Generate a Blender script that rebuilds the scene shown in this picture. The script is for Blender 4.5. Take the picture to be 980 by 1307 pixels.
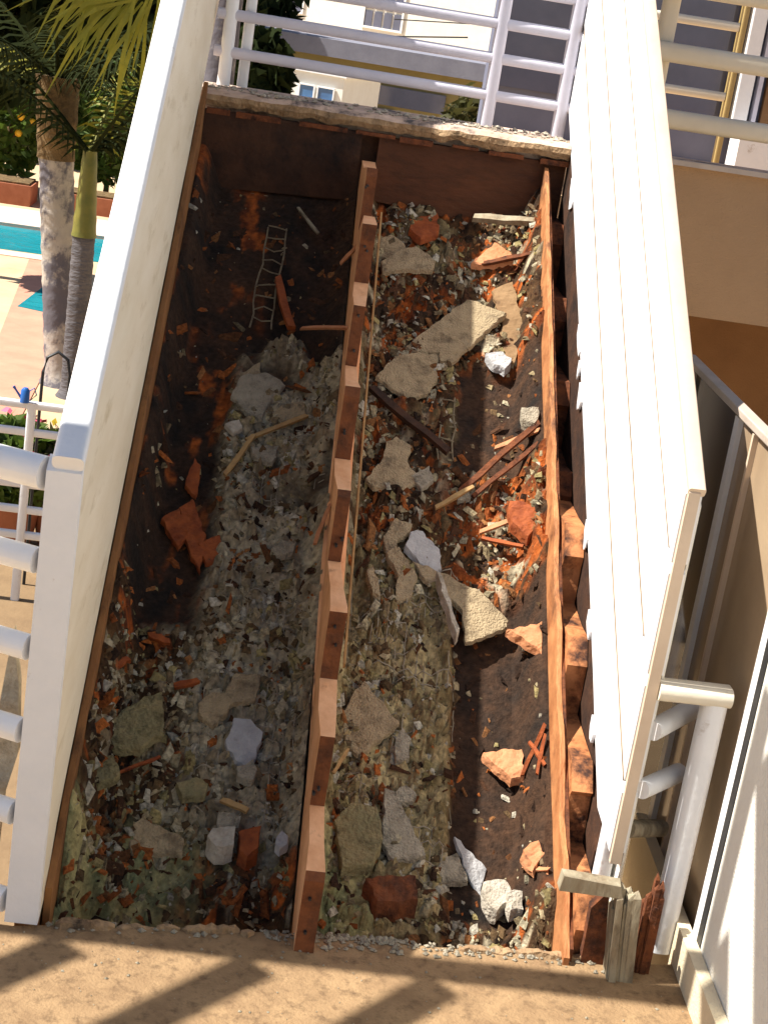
import bpy, math, random
import numpy as np
from mathutils import Vector, Matrix

for o in list(bpy.data.objects):
    bpy.data.objects.remove(o, do_unlink=True)
scene = bpy.context.scene
COL = scene.collection
random.seed(11)
rng = np.random.default_rng(5)

# ------------------------------------------------------------------ camera, sky, sun, exposure
SUN_EL = math.radians(53.6)
SUN_AZ = math.radians(90.0)          # 90 = straight from the left (-x)
cam_data = bpy.data.cameras.new('camera')
cam = bpy.data.objects.new('camera', cam_data)
COL.objects.link(cam)
fwd = Vector((0.080559, 0.951370, -0.297331))
rgt = Vector((0.988212, -0.037273, 0.148482))
fwd.normalize()
rgt = (rgt - fwd * rgt.dot(fwd)).normalized()
upv = rgt.cross(fwd)
M4 = Matrix.Identity(4)
for i in range(3):
    M4[i][0], M4[i][1], M4[i][2] = rgt[i], upv[i], -fwd[i]
M4.translation = Vector((0.311385, -2.952656, 1.865581))
cam.matrix_world = M4
cam_data.sensor_fit = 'HORIZONTAL'
cam_data.sensor_width = 36.0
cam_data.lens = 36.0 * 2142.08 / 980.0
cam_data.clip_start = 0.05
cam_data.clip_end = 2000
scene.camera = cam

world = bpy.data.worlds.new('World')
scene.world = world
world.use_nodes = True
wn = world.node_tree.nodes
wl = world.node_tree.links
sky_node = wn.new('ShaderNodeTexSky')
sky_node.sky_type = 'NISHITA'
sky_node.sun_disc = False
sky_node.sun_elevation = SUN_EL
sky_node.sun_rotation = math.radians(-90)
wl.new(sky_node.outputs[0], wn['Background'].inputs[0])
wn['Background'].inputs[1].default_value = 0.058

sun_data = bpy.data.lights.new('sun', 'SUN')
sun_data.energy = 5.0
sun_data.angle = math.radians(0.5)
sun_data.color = (1.0, 0.95, 0.87)
sun = bpy.data.objects.new('sun', sun_data)
COL.objects.link(sun)
sdir = Vector((-math.sin(SUN_AZ) * math.cos(SUN_EL), math.cos(SUN_AZ) * math.cos(SUN_EL), math.sin(SUN_EL)))
sun.rotation_euler = sdir.to_track_quat('Z', 'Y').to_euler()
sun.location = (-6, 0, 9)

scene.view_settings.view_transform = 'Standard'
scene.view_settings.look = 'None'
scene.view_settings.gamma = 1.0
scene.view_settings.use_curve_mapping = False
scene.view_settings.exposure = 1.1

# ------------------------------------------------------------------ helpers
OFF = {}                                   # world offset of every Empty that has parts

def link(o, parent=None):
    COL.objects.link(o)
    if parent is not None:
        o.parent = parent
        o.location = -OFF.get(parent.name, Vector((0, 0, 0)))
    return o

def obj(name, verts, faces, mat, parent=None, smooth=False, cols=None):
    me = bpy.data.meshes.new(name)
    me.from_pydata([tuple(v) for v in verts], [], faces)
    if smooth:
        me.polygons.foreach_set('use_smooth', [True] * len(me.polygons))
        try:
            me.set_sharp_from_angle(angle=math.radians(40))
        except Exception:
            pass
    me.materials.append(MAT[mat])
    if cols is not None:
        a = me.color_attributes.new('tone', 'FLOAT_COLOR', 'POINT')
        c = np.ones((len(verts), 4), np.float32)
        c[:, :3] = cols
        a.data.foreach_set('color', c.ravel())
    me.update()
    return link(bpy.data.objects.new(name, me), parent)

def tag(o, label, cat, group=None):
    o['label'] = label
    o['category'] = cat
    if group:
        o['group'] = group
    return o

def thing(name, label, cat, loc=(0, 0, 0), group=None):
    o = bpy.data.objects.new(name, None)
    o.empty_display_size = 0.1
    COL.objects.link(o)
    o.location = loc
    OFF[o.name] = Vector(loc)
    return tag(o, label, cat, group)

def structure(o):
    o['kind'] = 'structure'
    return o

def stuff(o):
    o['kind'] = 'stuff'
    return o

class MB:
    """collects simple solids; build() links them as one mesh object"""
    def __init__(self):
        self.v = []
        self.f = []
    def add(self, verts, faces):
        n = len(self.v)
        self.v += [tuple(v) for v in verts]
        self.f += [tuple(i + n for i in f) for f in faces]
        return self
    def box(self, x0, x1, y0, y1, z0, z1, bev=0.0):
        if bev <= 0:
            vs = [(x, y, z) for z in (z0, z1) for y in (y0, y1) for x in (x0, x1)]
            return self.add(vs, [(0, 2, 3, 1), (4, 5, 7, 6), (0, 1, 5, 4), (2, 6, 7, 3), (0, 4, 6, 2), (1, 3, 7, 5)])
        return self.bar(((x0 + x1) / 2, (y0 + y1) / 2, z0), ((x0 + x1) / 2, (y0 + y1) / 2, z1), x1 - x0, y1 - y0, bev, up=(0, 1, 0))
    def bar(self, a, b, w, h, bev=0.0, up=(0, 0, 1), seg=3, cap=True, taper=1.0):
        """rounded rectangular bar from a to b; w across, h along 'up'"""
        a = Vector(a); b = Vector(b)
        d = (b - a).normalized()
        u = Vector(up)
        u = (u - d * u.dot(d)).normalized()
        s = d.cross(u)
        prof = []
        bev = min(bev, w / 2 * .98, h / 2 * .98)
        if bev > 0:
            for cx, cy, a0 in ((1, 1, 0), (-1, 1, 90), (-1, -1, 180), (1, -1, 270)):
                for k in range(seg + 1):
                    t = math.radians(a0 + 90 * k / seg)
                    prof.append((cx * (w / 2 - bev) + bev * math.cos(t), cy * (h / 2 - bev) + bev * math.sin(t)))
        else:
            prof = [(w / 2, h / 2), (-w / 2, h / 2), (-w / 2, -h / 2), (w / 2, -h / 2)]
        n = len(prof)
        vs = [a + s * p + u * q for p, q in prof] + [b + s * p * taper + u * q * taper for p, q in prof]
        fs = [(i, (i + 1) % n, n + (i + 1) % n, n + i) for i in range(n)]
        if cap:
            fs += [tuple(range(n - 1, -1, -1)), tuple(range(n, 2 * n))]
        return self.add(vs, fs)
    def prism(self, poly, axis, a, b):
        """extrude polygon: axis x -> poly in (y,z), y -> (x,z), z -> (x,y)"""
        def P(p, t):
            return (t, p[0], p[1]) if axis == 'x' else (p[0], t, p[1]) if axis == 'y' else (p[0], p[1], t)
        n = len(poly)
        vs = [P(p, a) for p in poly] + [P(p, b) for p in poly]
        fs = [(i, (i + 1) % n, n + (i + 1) % n, n + i) for i in range(n)]
        fs += [tuple(range(n - 1, -1, -1)), tuple(range(n, 2 * n))]
        return self.add(vs, fs)
    def tube(self, pts, radii, seg=8):
        pts = [Vector(p) for p in pts]
        rings = []
        for i, p in enumerate(pts):
            d = (pts[min(i + 1, len(pts) - 1)] - pts[max(i - 1, 0)]).normalized()
            u = Vector((0, 0, 1)) if abs(d.z) < .9 else Vector((1, 0, 0))
            u = (u - d * u.dot(d)).normalized(); s = d.cross(u)
            r = radii[i] if hasattr(radii, '__len__') else radii
            rings.append([p + (s * math.cos(2 * math.pi * k / seg) + u * math.sin(2 * math.pi * k / seg)) * r for k in range(seg)])
        vs = [v for rg in rings for v in rg]
        fs = []
        for i in range(len(pts) - 1):
            for k in range(seg):
                fs.append((i * seg + k, i * seg + (k + 1) % seg, (i + 1) * seg + (k + 1) % seg, (i + 1) * seg + k))
        fs += [tuple(range(seg - 1, -1, -1)), tuple((len(pts) - 1) * seg + k for k in range(seg))]
        return self.add(vs, fs)
    def build(self, name, mat, parent=None, smooth=False):
        import bmesh
        o = obj(name, self.v, self.f, mat, parent, smooth=False)
        bm = bmesh.new(); bm.from_mesh(o.data)
        bmesh.ops.recalc_face_normals(bm, faces=bm.faces)
        bm.to_mesh(o.data); bm.free()
        if smooth:
            o.data.polygons.foreach_set('use_smooth', [True] * len(o.data.polygons))
            o.data.set_sharp_from_angle(angle=math.radians(50))
        return o

def fbm(x, y, sc, seed=0, oct=4):
    """value noise in [0,1] on numpy arrays"""
    x = np.asarray(x, float); y = np.asarray(y, float)
    out = np.zeros(np.broadcast(x, y).shape); amp = 1.0; tot = 0.0
    for o in range(oct):
        r = np.random.default_rng(seed * 97 + o)
        T = r.random((64, 64))
        fx = x / sc * 2 ** o; fy = y / sc * 2 ** o
        ix = np.floor(fx).astype(int); iy = np.floor(fy).astype(int)
        tx = fx - ix; ty = fy - iy
        tx = tx * tx * (3 - 2 * tx); ty = ty * ty * (3 - 2 * ty)
        g = lambda a, b: T[a % 64, b % 64]
        out = out + amp * ((g(ix, iy) * (1 - tx) + g(ix + 1, iy) * tx) * (1 - ty) + (g(ix, iy + 1) * (1 - tx) + g(ix + 1, iy + 1) * tx) * ty)
        tot += amp; amp *= .5
    return out / tot

# ------------------------------------------------------------------ materials
MAT = {}

def material(name, c1, c2=None, scale=8.0, rough=.75, bump=.15, bscale=40.0, stain=None, stain_scale=6.0, stain_lo=.55, stain_hi=.7,
             stretch=(1, 1, 1), metal=0.0, spec=.35, detail=6.0, bdist=.01):
    m = bpy.data.materials.new(name)
    m.use_nodes = True
    nt = m.node_tree; N = nt.nodes; L = nt.links
    b = N['Principled BSDF']
    b.inputs['Roughness'].default_value = rough
    b.inputs['Metallic'].default_value = metal
    b.inputs['Specular IOR Level'].default_value = spec
    tc = N.new('ShaderNodeTexCoord')
    mp = N.new('ShaderNodeMapping'); mp.inputs['Scale'].default_value = stretch
    L.new(tc.outputs['Object'], mp.inputs['Vector'])
    nz = N.new('ShaderNodeTexNoise'); nz.inputs['Scale'].default_value = scale; nz.inputs['Detail'].default_value = detail
    nz.inputs['Roughness'].default_value = .65
    L.new(mp.outputs[0], nz.inputs['Vector'])
    cr = N.new('ShaderNodeValToRGB')
    cr.color_ramp.elements[0].position = .32; cr.color_ramp.elements[1].position = .68
    cr.color_ramp.elements[0].color = (*c1, 1); cr.color_ramp.elements[1].color = (*(c2 or c1), 1)
    L.new(nz.outputs[0], cr.inputs[0])
    out = cr.outputs[0]
    if stain:
        n2 = N.new('ShaderNodeTexNoise'); n2.inputs['Scale'].default_value = stain_scale; n2.inputs['Detail'].default_value = 8
        n2.inputs['Roughness'].default_value = .7
        L.new(mp.outputs[0], n2.inputs['Vector'])
        r2 = N.new('ShaderNodeMapRange'); r2.inputs['From Min'].default_value = stain_lo; r2.inputs['From Max'].default_value = stain_hi
        L.new(n2.outputs[0], r2.inputs[0])
        mx = N.new('ShaderNodeMixRGB'); mx.inputs[2].default_value = (*stain, 1)
        L.new(r2.outputs[0], mx.inputs[0]); L.new(out, mx.inputs[1])
        out = mx.outputs[0]
    L.new(out, b.inputs['Base Color'])
    if bump > 0:
        nb = N.new('ShaderNodeTexNoise'); nb.inputs['Scale'].default_value = bscale; nb.inputs['Detail'].default_value = 5
        L.new(mp.outputs[0], nb.inputs['Vector'])
        bp = N.new('ShaderNodeBump'); bp.inputs['Strength'].default_value = bump; bp.inputs['Distance'].default_value = bdist
        L.new(nb.outputs[0], bp.inputs['Height']); L.new(bp.outputs[0], b.inputs['Normal'])
    MAT[name] = m
    return m

def attr_material(name, rough=.9, bump=.5, bscale=120, vary=.35, vscale=60):
    """colour comes from the mesh's own 'tone' attribute, broken up by fine noise"""
    m = bpy.data.materials.new(name); m.use_nodes = True
    nt = m.node_tree; N = nt.nodes; L = nt.links; b = N['Principled BSDF']
    b.inputs['Roughness'].default_value = rough; b.inputs['Specular IOR Level'].default_value = .2
    at = N.new('ShaderNodeAttribute'); at.attribute_name = 'tone'
    tc = N.new('ShaderNodeTexCoord')
    nz = N.new('ShaderNodeTexNoise'); nz.inputs['Scale'].default_value = vscale; nz.inputs['Detail'].default_value = 5
    L.new(tc.outputs['Object'], nz.inputs['Vector'])
    mr = N.new('ShaderNodeMapRange'); mr.inputs['From Min'].default_value = .3; mr.inputs['From Max'].default_value = .7
    mr.inputs['To Min'].default_value = 1 - vary; mr.inputs['To Max'].default_value = 1 + vary
    L.new(nz.outputs[0], mr.inputs[0])
    mx = N.new('ShaderNodeMixRGB'); mx.blend_type = 'MULTIPLY'; mx.inputs[0].default_value = 1
    L.new(at.outputs['Color'], mx.inputs[1]); L.new(mr.outputs[0], mx.inputs[2]); L.new(mx.outputs[0], b.inputs['Base Color'])
    bp = N.new('ShaderNodeBump'); bp.inputs['Strength'].default_value = bump; bp.inputs['Distance'].default_value = .006
    nb = N.new('ShaderNodeTexNoise'); nb.inputs['Scale'].default_value = bscale; nb.inputs['Detail'].default_value = 5
    L.new(tc.outputs['Object'], nb.inputs['Vector']); L.new(nb.outputs[0], bp.inputs['Height']); L.new(bp.outputs[0], b.inputs['Normal'])
    MAT[name] = m

def glass_material(name, tint, rough=.03, alpha=.25):
    m = bpy.data.materials.new(name); m.use_nodes = True
    nt = m.node_tree; N = nt.nodes; L = nt.links
    N.remove(N['Principled BSDF'])
    g = N.new('ShaderNodeBsdfGlossy'); g.inputs['Roughness'].default_value = rough; g.inputs['Color'].default_value = (.9, .9, .9, 1)
    t = N.new('ShaderNodeBsdfTransparent'); t.inputs['Color'].default_value = (*tint, 1)
    fr = N.new('ShaderNodeFresnel'); fr.inputs['IOR'].default_value = 1.5
    ad = N.new('ShaderNodeMath'); ad.operation = 'ADD'; ad.inputs[1].default_value = alpha
    L.new(fr.outputs[0], ad.inputs[0])
    mx = N.new('ShaderNodeMixShader'); L.new(ad.outputs[0], mx.inputs[0]); L.new(t.outputs[0], mx.inputs[1]); L.new(g.outputs[0], mx.inputs[2])
    L.new(mx.outputs[0], N['Material Output'].inputs['Surface'])
    MAT[name] = m

WS = 1.0
material('white_paint', (.80, .80, .80), (.72, .73, .74), 7, .5, .15, 50, stain=(.33, .25, .17), stain_scale=11, stain_lo=.63, stain_hi=.78)
material('white_board', (.82, .83, .85), (.75, .75, .76), 3, .5, .12, 50, stain=(.55, .50, .40), stain_scale=7, stain_lo=.68, stain_hi=.85)
material('cream_panel', (.80, .735, .59), (.70, .62, .46), 2.2, .55, .12, 45, stain=(.42, .33, .18), stain_scale=3.2, stain_lo=.56, stain_hi=.80, stretch=(3, .8, 3))
material('beige_trim', (.66, .53, .40), (.58, .45, .33), 6, .6, .1, 50)
material('joint_beige', (.20, .14, .085), (.38, .28, .18), 14, .7, .2, 60)
material('cream_tube', (.74, .68, .55), (.66, .60, .48), 6, .5, .08, 60, stain=(.40, .36, .28), stain_scale=12, stain_lo=.66, stain_hi=.8)
material('pale_tube', (.60, .59, .67), (.50, .49, .57), 6, .5, .08, 60, stain=(.35, .32, .30), stain_scale=12, stain_lo=.66, stain_hi=.8)
material('riser_shade', (.20, .062, .018), (.09, .028, .009), 20, .8, .35, 60, stain=(.03, .012, .006), stain_scale=15, stain_lo=.50, stain_hi=.74)
material('old_pine', (.68, .32, .15), (.50, .20, .08), 22, .7, .25, 60, stain=(.10, .035, .014), stain_scale=16, stain_lo=.58, stain_hi=.74, stretch=(1, .6, 1))
material('pine_board', (.50, .22, .085), (.28, .10, .032), 26, .75, .45, 60, stain=(.05, .018, .009), stain_scale=9, stain_lo=.54, stain_hi=.68, stretch=(2.5, .5, .5))
material('pine_dark', (.52, .21, .08), (.30, .10, .03), 18, .75, .3, 60, stain=(.04, .015, .008), stain_scale=9, stain_lo=.48, stain_hi=.62)
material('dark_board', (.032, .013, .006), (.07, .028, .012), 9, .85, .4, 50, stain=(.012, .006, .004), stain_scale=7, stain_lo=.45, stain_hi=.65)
material('red_board', (.048, .018, .007), (.11, .038, .014), 12, .85, .4, 50, stain=(.02, .008, .005), stain_scale=6, stain_lo=.5, stain_hi=.7, stretch=(.6, 1, 1.6))
material('ledger_wood', (.30, .14, .045), (.19, .08, .025), 12, .8, .3, 60, stain=(.04, .018, .008), stain_scale=9, stain_lo=.55, stain_hi=.72, stretch=(1, .4, .4))
material('orange_wood', (.34, .085, .018), (.17, .035, .009), 24, .8, .4, 80, stain=(.05, .015, .008), stain_scale=20, stain_lo=.58, stain_hi=.75)
material('tan_stick', (.42, .27, .11), (.27, .16, .065), 25, .8, .3, 80)
material('peach_wood', (.55, .25, .12), (.38, .15, .06), 20, .8, .35, 80, stain=(.08, .03, .02), stain_scale=18, stain_lo=.6, stain_hi=.75)
material('rotten_wood', (.085, .028, .012), (.20, .06, .018), 30, .9, .6, 60, stain=(.015, .006, .004), stain_scale=18, stain_lo=.48, stain_hi=.66)
material('plaster_tan', (.40, .31, .185), (.29, .22, .13), 34, .92, .9, 190, stain=(.12, .085, .05), stain_scale=22, stain_lo=.50, stain_hi=.72)
material('plaster_grey', (.38, .335, .25), (.26, .225, .165), 34, .92, .9, 190, stain=(.10, .085, .06), stain_scale=22, stain_lo=.50, stain_hi=.72)
material('plaster_pale', (.43, .425, .42), (.30, .295, .29), 20, .85, .4, 160, stain=(.2, .18, .15), stain_scale=22, stain_lo=.62, stain_hi=.8)
material('plaster_white', (.50, .45, .37), (.28, .24, .18), 30, .9, .6, 160)
material('plaster_moss', (.25, .20, .10), (.17, .155, .08), 26, .95, .8, 120, stain=(.07, .055, .025), stain_scale=30, stain_lo=.5, stain_hi=.7)
material('tar_paper', (.018, .015, .014), (.05, .04, .033), 10, .8, .4, 60, stain=(.13, .075, .04), stain_scale=11, stain_lo=.60, stain_hi=.78)
material('brown_paper', (.26, .16, .075), (.17, .095, .04), 14, .8, .4, 60, stain=(.06, .03, .015), stain_scale=14, stain_lo=.58, stain_hi=.74)
material('lath_wire', (.24, .20, .12), (.10, .07, .04), 30, .6, .2, 100, metal=.0)
material('mesh_wire', (.30, .26, .19), (.18, .14, .09), 40, .6, 0, 40)
material('reflection_back', (.17, .11, .055), (.12, .075, .04), 4, .8, 0, 40)
material('lit_pine', (.82, .45, .24), (.66, .31, .14), 20, .7, .25, 60, stain=(.2, .08, .03), stain_scale=14, stain_lo=.6, stain_hi=.76, stretch=(1, .5, .5))
material('stump_wood', (.34, .30, .21), (.19, .14, .085), 22, .9, .7, 40, stain=(.07, .05, .03), stain_scale=14, stain_lo=.52, stain_hi=.7, stretch=(1, 1, .35))
material('landing_floor', (.315, .205, .105), (.21, .13, .066), 12, .9, .45, 150, stain=(.085, .048, .024), stain_scale=34, stain_lo=.50, stain_hi=.74, bdist=.008)
material('floor_edge', (.40, .27, .15), (.22, .135, .07), 14, .95, .9, 70, stain=(.04, .025, .015), stain_scale=18, stain_lo=.5, stain_hi=.7)
material('deck_coat', (.62, .46, .36), (.42, .30, .22), 9, .9, .6, 70, stain=(.07, .06, .06), stain_scale=7, stain_lo=.5, stain_hi=.62)
material('stucco_tan', (.46, .31, .185), (.40, .265, .155), 3, .9, .45, 180, stain=(.30, .19, .11), stain_scale=2.5, stain_lo=.55, stain_hi=.8)
material('stucco_brown', (.20, .105, .045), (.15, .075, .03), 3, .9, .4, 150)
material('stucco_white', (.80, .78, .71), (.74, .71, .63), 4, .85, .35, 150)
material('stucco_cream', (.72, .62, .44), (.62, .51, .34), 4, .85, .35, 150)
material('slate_wall', (.12, .13, .19), (.16, .17, .24), 3, .5, .1, 60)
material('aluminium', (.52, .46, .42), (.40, .35, .32), 10, .45, .1, 80, metal=.2)
material('black_gasket', (.012, .012, .014), (.03, .03, .03), 10, .5, .05, 60)
material('reflection_slat', (.66, .52, .32), (.54, .42, .25), 9, .8, .2, 60)
glass_material('screen_glass', (.62, .55, .45), .04, .0)
material('tinted_glass', (.42, .31, .20), (.30, .21, .13), 2, .16, 0, 40, spec=.5)
material('tan_frame', (.50, .42, .35), (.40, .33, .27), 10, .55, .1, 80)
material('brown_ground', (.25, .165, .085), (.18, .115, .06), 2, .95, .5, 30)
glass_material('house_glass', (.16, .18, .24), .05, .12)
material('blue_glass', (.03, .10, .24), (.05, .16, .34), 4, .15, 0, 40, spec=.6)
material('dark_glass', (.09, .10, .15), (.12, .13, .19), 4, .12, 0, 40, spec=.6)
material('patio', (.58, .43, .27), (.48, .34, .20), 1.2, .9, .3, 30, stain=(.38, .25, .14), stain_scale=.8, stain_lo=.55, stain_hi=.8)
material('grey_fibre', (.20, .16, .10), (.12, .09, .05), 20, .9, .3, 60)
material('terracotta', (.42, .16, .085), (.32, .11, .055), 6, .85, .2, 60)
material('pink_paving', (.56, .27, .18), (.46, .21, .14), 3, .85, .2, 40)
material('coping', (.74, .55, .45), (.66, .46, .37), 4, .8, .2, 40)
material('pool_water', (.012, .20, .25), (.02, .28, .33), 1.4, .08, .25, 5, spec=.5, bdist=.05)
material('palm_bark', (.44, .39, .33), (.33, .30, .27), 9, .9, .3, 14, stain=(.12, .11, .125), stain_scale=2.6, stain_lo=.45, stain_hi=.53, stretch=(1, 1, .8), bdist=.04)
material('palm_bark_dark', (.12, .11, .115), (.075, .07, .075), 3, .9, .6, 14, stretch=(1, 1, 3.0), bdist=.04)
material('palm_fibre', (.19, .12, .05), (.08, .05, .02), 10, .95, .8, 20, bdist=.04)
material('crown_shaft', (.20, .17, .03), (.10, .11, .02), 4, .5, .2, 20)
def leaf_material(name, a, b, trans=.35):
    m = material(name, a, b, 3, .55, 0, 40) if 'dark' not in name else material(name, a, b, 3, .9, 0, 40, spec=.04)
    nt = m.node_tree; N = nt.nodes; L = nt.links; bs = N['Principled BSDF']
    t = N.new('ShaderNodeBsdfTranslucent')
    src = bs.inputs['Base Color'].links[0].from_socket
    L.new(src, t.inputs['Color'])
    mx = N.new('ShaderNodeMixShader'); mx.inputs[0].default_value = trans
    L.new(bs.outputs[0], mx.inputs[1]); L.new(t.outputs[0], mx.inputs[2])
    L.new(mx.outputs[0], N['Material Output'].inputs['Surface'])
leaf_material('frond_yellow', (.30, .27, .025), (.15, .17, .02))
leaf_material('frond_dark', (.012, .016, .006), (.026, .032, .009), .12)  # near-black, the shade inside the crowns put into the frond colour
leaf_material('leaf_green', (.10, .16, .02), (.05, .09, .012))
leaf_material('leaf_dark', (.012, .018, .007), (.03, .04, .012), .15)  # foliage shade worked into the leaf colour
leaf_material('leaf_olive', (.09, .085, .025), (.05, .05, .015))
material('citrus', (.75, .42, .02), (.7, .33, .01), 5, .5, .05, 40)
material('petal_pink', (.62, .09, .16), (.5, .05, .12), 5, .6, 0, 40)
material('petal_yellow', (.7, .5, .03), (.6, .4, .02), 5, .6, 0, 40)
material('blue_plastic', (.02, .13, .42), (.02, .10, .34), 5, .35, 0, 40)
material('grey_roof', (.17, .17, .21), (.22, .22, .26), 3, .85, .2, 20)
material('olive_stucco', (.30, .24, .10), (.24, .19, .075), 1.5, .9, .2, 20)
material('trim_yellow', (.46, .34, .14), (.38, .27, .10), 5, .6, .05, 40)
attr_material('soffit_crust', .92, .7, 140, .4, 70)
attr_material('rubble', .92, .6, 200, .45, 120)

R_ = .178                                  # one riser
T_ = .2841                                 # one run
S = R_ / T_                                # pitch of the stair
W = 1.15                                   # clear width between the stair walls
H = 1.482                                  # upper landing
D = 2.32                                   # its front edge
GZ = -2.0                                  # garden level

# ================================================================== SETTING
GL = 400
structure(obj('ground', [(-GL, -60, GZ), (GL, -60, GZ), (GL, 700, GZ), (-GL, 700, GZ)], [(0, 1, 2, 3)], 'patio'))

# lower landing: a slab with a broken front edge
edge = []
xs = np.arange(-.40, 1.349, .02)
for x in xs:
    base = np.interp(x, [-.4, -.05, .085, .608, 1.155, 1.5], [-.03, -.015, .006, .066, .090, .11])
    edge.append((float(x), float(base + (fbm(x, 3.1, .06, 4) - .5) * .035)))
m = MB()
poly = [(-.40, -1.2), (-2.4, -3.1), (-2.4, -5.0), (1.349, -5.0)] + [(a, b) for a, b in reversed(edge)]
m.prism(poly, 'z', -.14, 0.0)
landing = structure(m.build('landing', 'landing_floor'))
# crumbled lip standing along the broken edge
x = .04
while x < 1.18:
    x1 = x + random.choice((.03, .05, .08, .12, .18)); w = random.uniform(.010, .024)
    if random.random() < (.12 if x < .42 else .45):
        x = x1; continue
    n = max(2, int((x1 - x) / .012)); V = []; F = []
    zz = random.uniform(.004, .016)
    for k in range(n + 1):
        a = x + (x1 - x - .002) * k / n
        y = float(np.interp(a, [-.05, .085, .608, 1.155], [-.015, .006, .066, .090])) + random.uniform(-.004, .003)
        e = .3 if k in (0, n) else 1
        V += [(a, y - w * e + random.uniform(-.004, .002), -.02), (a, y + .008, -.03), (a, y + .004, zz * e + random.uniform(-.004, .004)), (a, y - w * .6 * e + random.uniform(-.003, .003), zz * e + random.uniform(-.005, .003))]
        if k:
            o = 4 * (k - 1)
            F += [(o + q, o + (q + 1) % 4, o + 4 + (q + 1) % 4, o + 4 + q) for q in range(4)]
    F += [(3, 2, 1, 0), tuple(4 * n + q for q in range(4))]
    obj('broken_lip', V, F, 'floor_edge', landing)
    x = x1
# crumbs swept along the edge
cm = MB()
def crumb(mb, c, r, flat=.7, elong=1.0):
    a = random.uniform(0, 6.28); ca, sa = math.cos(a), math.sin(a)
    vs = []
    for dx, dy, dz in ((1, 0, 0), (0, 1, 0), (-1, 0, 0), (0, -1, 0), (0, 0, 1), (0, 0, -1)):
        q = random.uniform(.65, 1.25) * r
        X, Y, Z = dx * q * elong, dy * q, dz * q * flat
        vs.append((c[0] + X * ca - Y * sa, c[1] + X * sa + Y * ca, c[2] + Z))
    mb.add(vs, [(0, 1, 4), (1, 2, 4), (2, 3, 4), (3, 0, 4), (1, 0, 5), (2, 1, 5), (3, 2, 5), (0, 3, 5)])
for k in range(420):
    x = random.choice((random.uniform(.45, .75), random.uniform(.6, 1.25), random.uniform(0, 1.2)))
    y = float(np.interp(x, [-.05, .085, .608, 1.155], [-.015, .006, .066, .090])) - abs(random.gauss(0, .025)) + .01
    crumb(cm, (x, y, .002), random.choice((.003, .004, .005, .007, .009)), .7)
for k in range(200):
    x = random.uniform(-.1, 1.31); y = -.02 - random.random() ** 1.6 * .5
    crumb(cm, (x, y, .001), random.choice((.0012, .0016, .002, .003, .0045)), .7)
stuff(cm.build('crumbs', 'plaster_grey'))

# kerb and paved strip at the right of the landing
m = MB().box(1.322, 1.3495, -5.0, .62, -.14, .085, .006)
structure(m.build('kerb', 'stucco_cream'))

# upper landing
m = MB().prism([(-.005, 2.385), (1.155, 2.32), (1.155, 2.60), (-.005, 2.66)], 'z', 1.42, H)
m.box(1.19, 6.0, 2.36, 2.62, 1.30, H - .012)
upper = structure(m.build('upper_landing', 'deck_coat'))
for x0, x1, mt in ((.012, .52, 'deck_coat'), (.518, 1.148, 'deck_coat')):
    n = int((x1 - x0) / .011); V = []; F = []
    for k in range(n + 1):
        x = x0 + (x1 - x0) * k / n
        yf = 2.322 - .056 * x + .020 * (fbm(x, 7.7, .09, 81).item() - .5)
        zt = H + .012 * (fbm(x, 3.3, .07, 82).item() - .5); zb = 1.438 + .024 * (fbm(x, 5.1, .05, 83).item() - .5)
        V += [(x, yf + .012, zb), (x, yf + .02 * (fbm(x, 1.9, .03, 84).item() - .5), (zb * .6 + zt * .4)), (x, yf + .004 + .02 * (fbm(x, 2.9, .03, 85).item() - .5), (zb * .25 + zt * .75)),
              (x, yf + .026, zt), (x, yf + .085, H + .002), (x, yf + .085, zb)]
        if k:
            o = 6 * (k - 1)
            F += [(o + q, o + (q + 1) % 6, o + 6 + (q + 1) % 6, o + 6 + q) for q in range(6)]
    F += [(5, 4, 3, 2, 1, 0), tuple(6 * n + q for q in range(6))]
    eb = obj('edge_block', V, F, 'floor_edge', upper)
    eb.data.materials.append(MAT['deck_coat'])
    for p_ in eb.data.polygons:
        if abs(p_.normal.z) > .6 and p_.center.z > H - .02:
            p_.material_index = 1
cm = MB()
for k in range(260):
    crumb(cm, (random.uniform(0, 1.15), random.uniform(2.33, 2.55), H + .004), random.choice((.004, .006, .008, .012)), .6)
stuff(cm.build('crumbs', 'plaster_white'))

# ================================================================== STAIR FRAME
stair = thing('staircase', 'stripped timber staircase frame with sawtooth stringers and no treads', 'staircase', (.575, 0, 0))

def sawtooth(x0, x1, throat, wob, seed, steps=8, y_start=0.0, round_=0.0, last=1.0):
    rr = random.Random(seed)
    top = []
    for i in range(steps):
        y, z = i * T_ + y_start, i * R_
        if i == steps - 1 and last < 1:
            z -= R_ * (1 - last)
        jy = rr.uniform(-wob, wob); jz = rr.uniform(-wob, wob)
        top.append((y + jy, z + (.0 if i else -.06)))
        top.append((y + jy * .4 + .004, z + R_ * .55 + rr.uniform(-wob, wob)))
        if round_:
            top.append((y + jy, z + R_ - round_)); top.append((y + round_ + jy, z + R_ + jz))
        else:
            top.append((y + jy, z + R_ + jz))
        top.append((y + T_ * .5, z + R_ + jz * .5 - rr.uniform(0, wob)))
    y1 = min(steps * T_ + y_start, 2.30)
    top.append((y1, steps * R_ - R_ * (1 - last)))
    bot = [(y1, S * (y1 - y_start) - throat)]
    for i in range(steps, -1, -2):
        yy = max(i * T_ * .93 + y_start, y_start)
        bot.append((yy, S * (yy - y_start) - throat + rr.uniform(-.01, .01)))
    bot[-1] = (y_start, -throat + .02)
    return MB().prism(top + bot, 'x', x0, x1)

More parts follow.
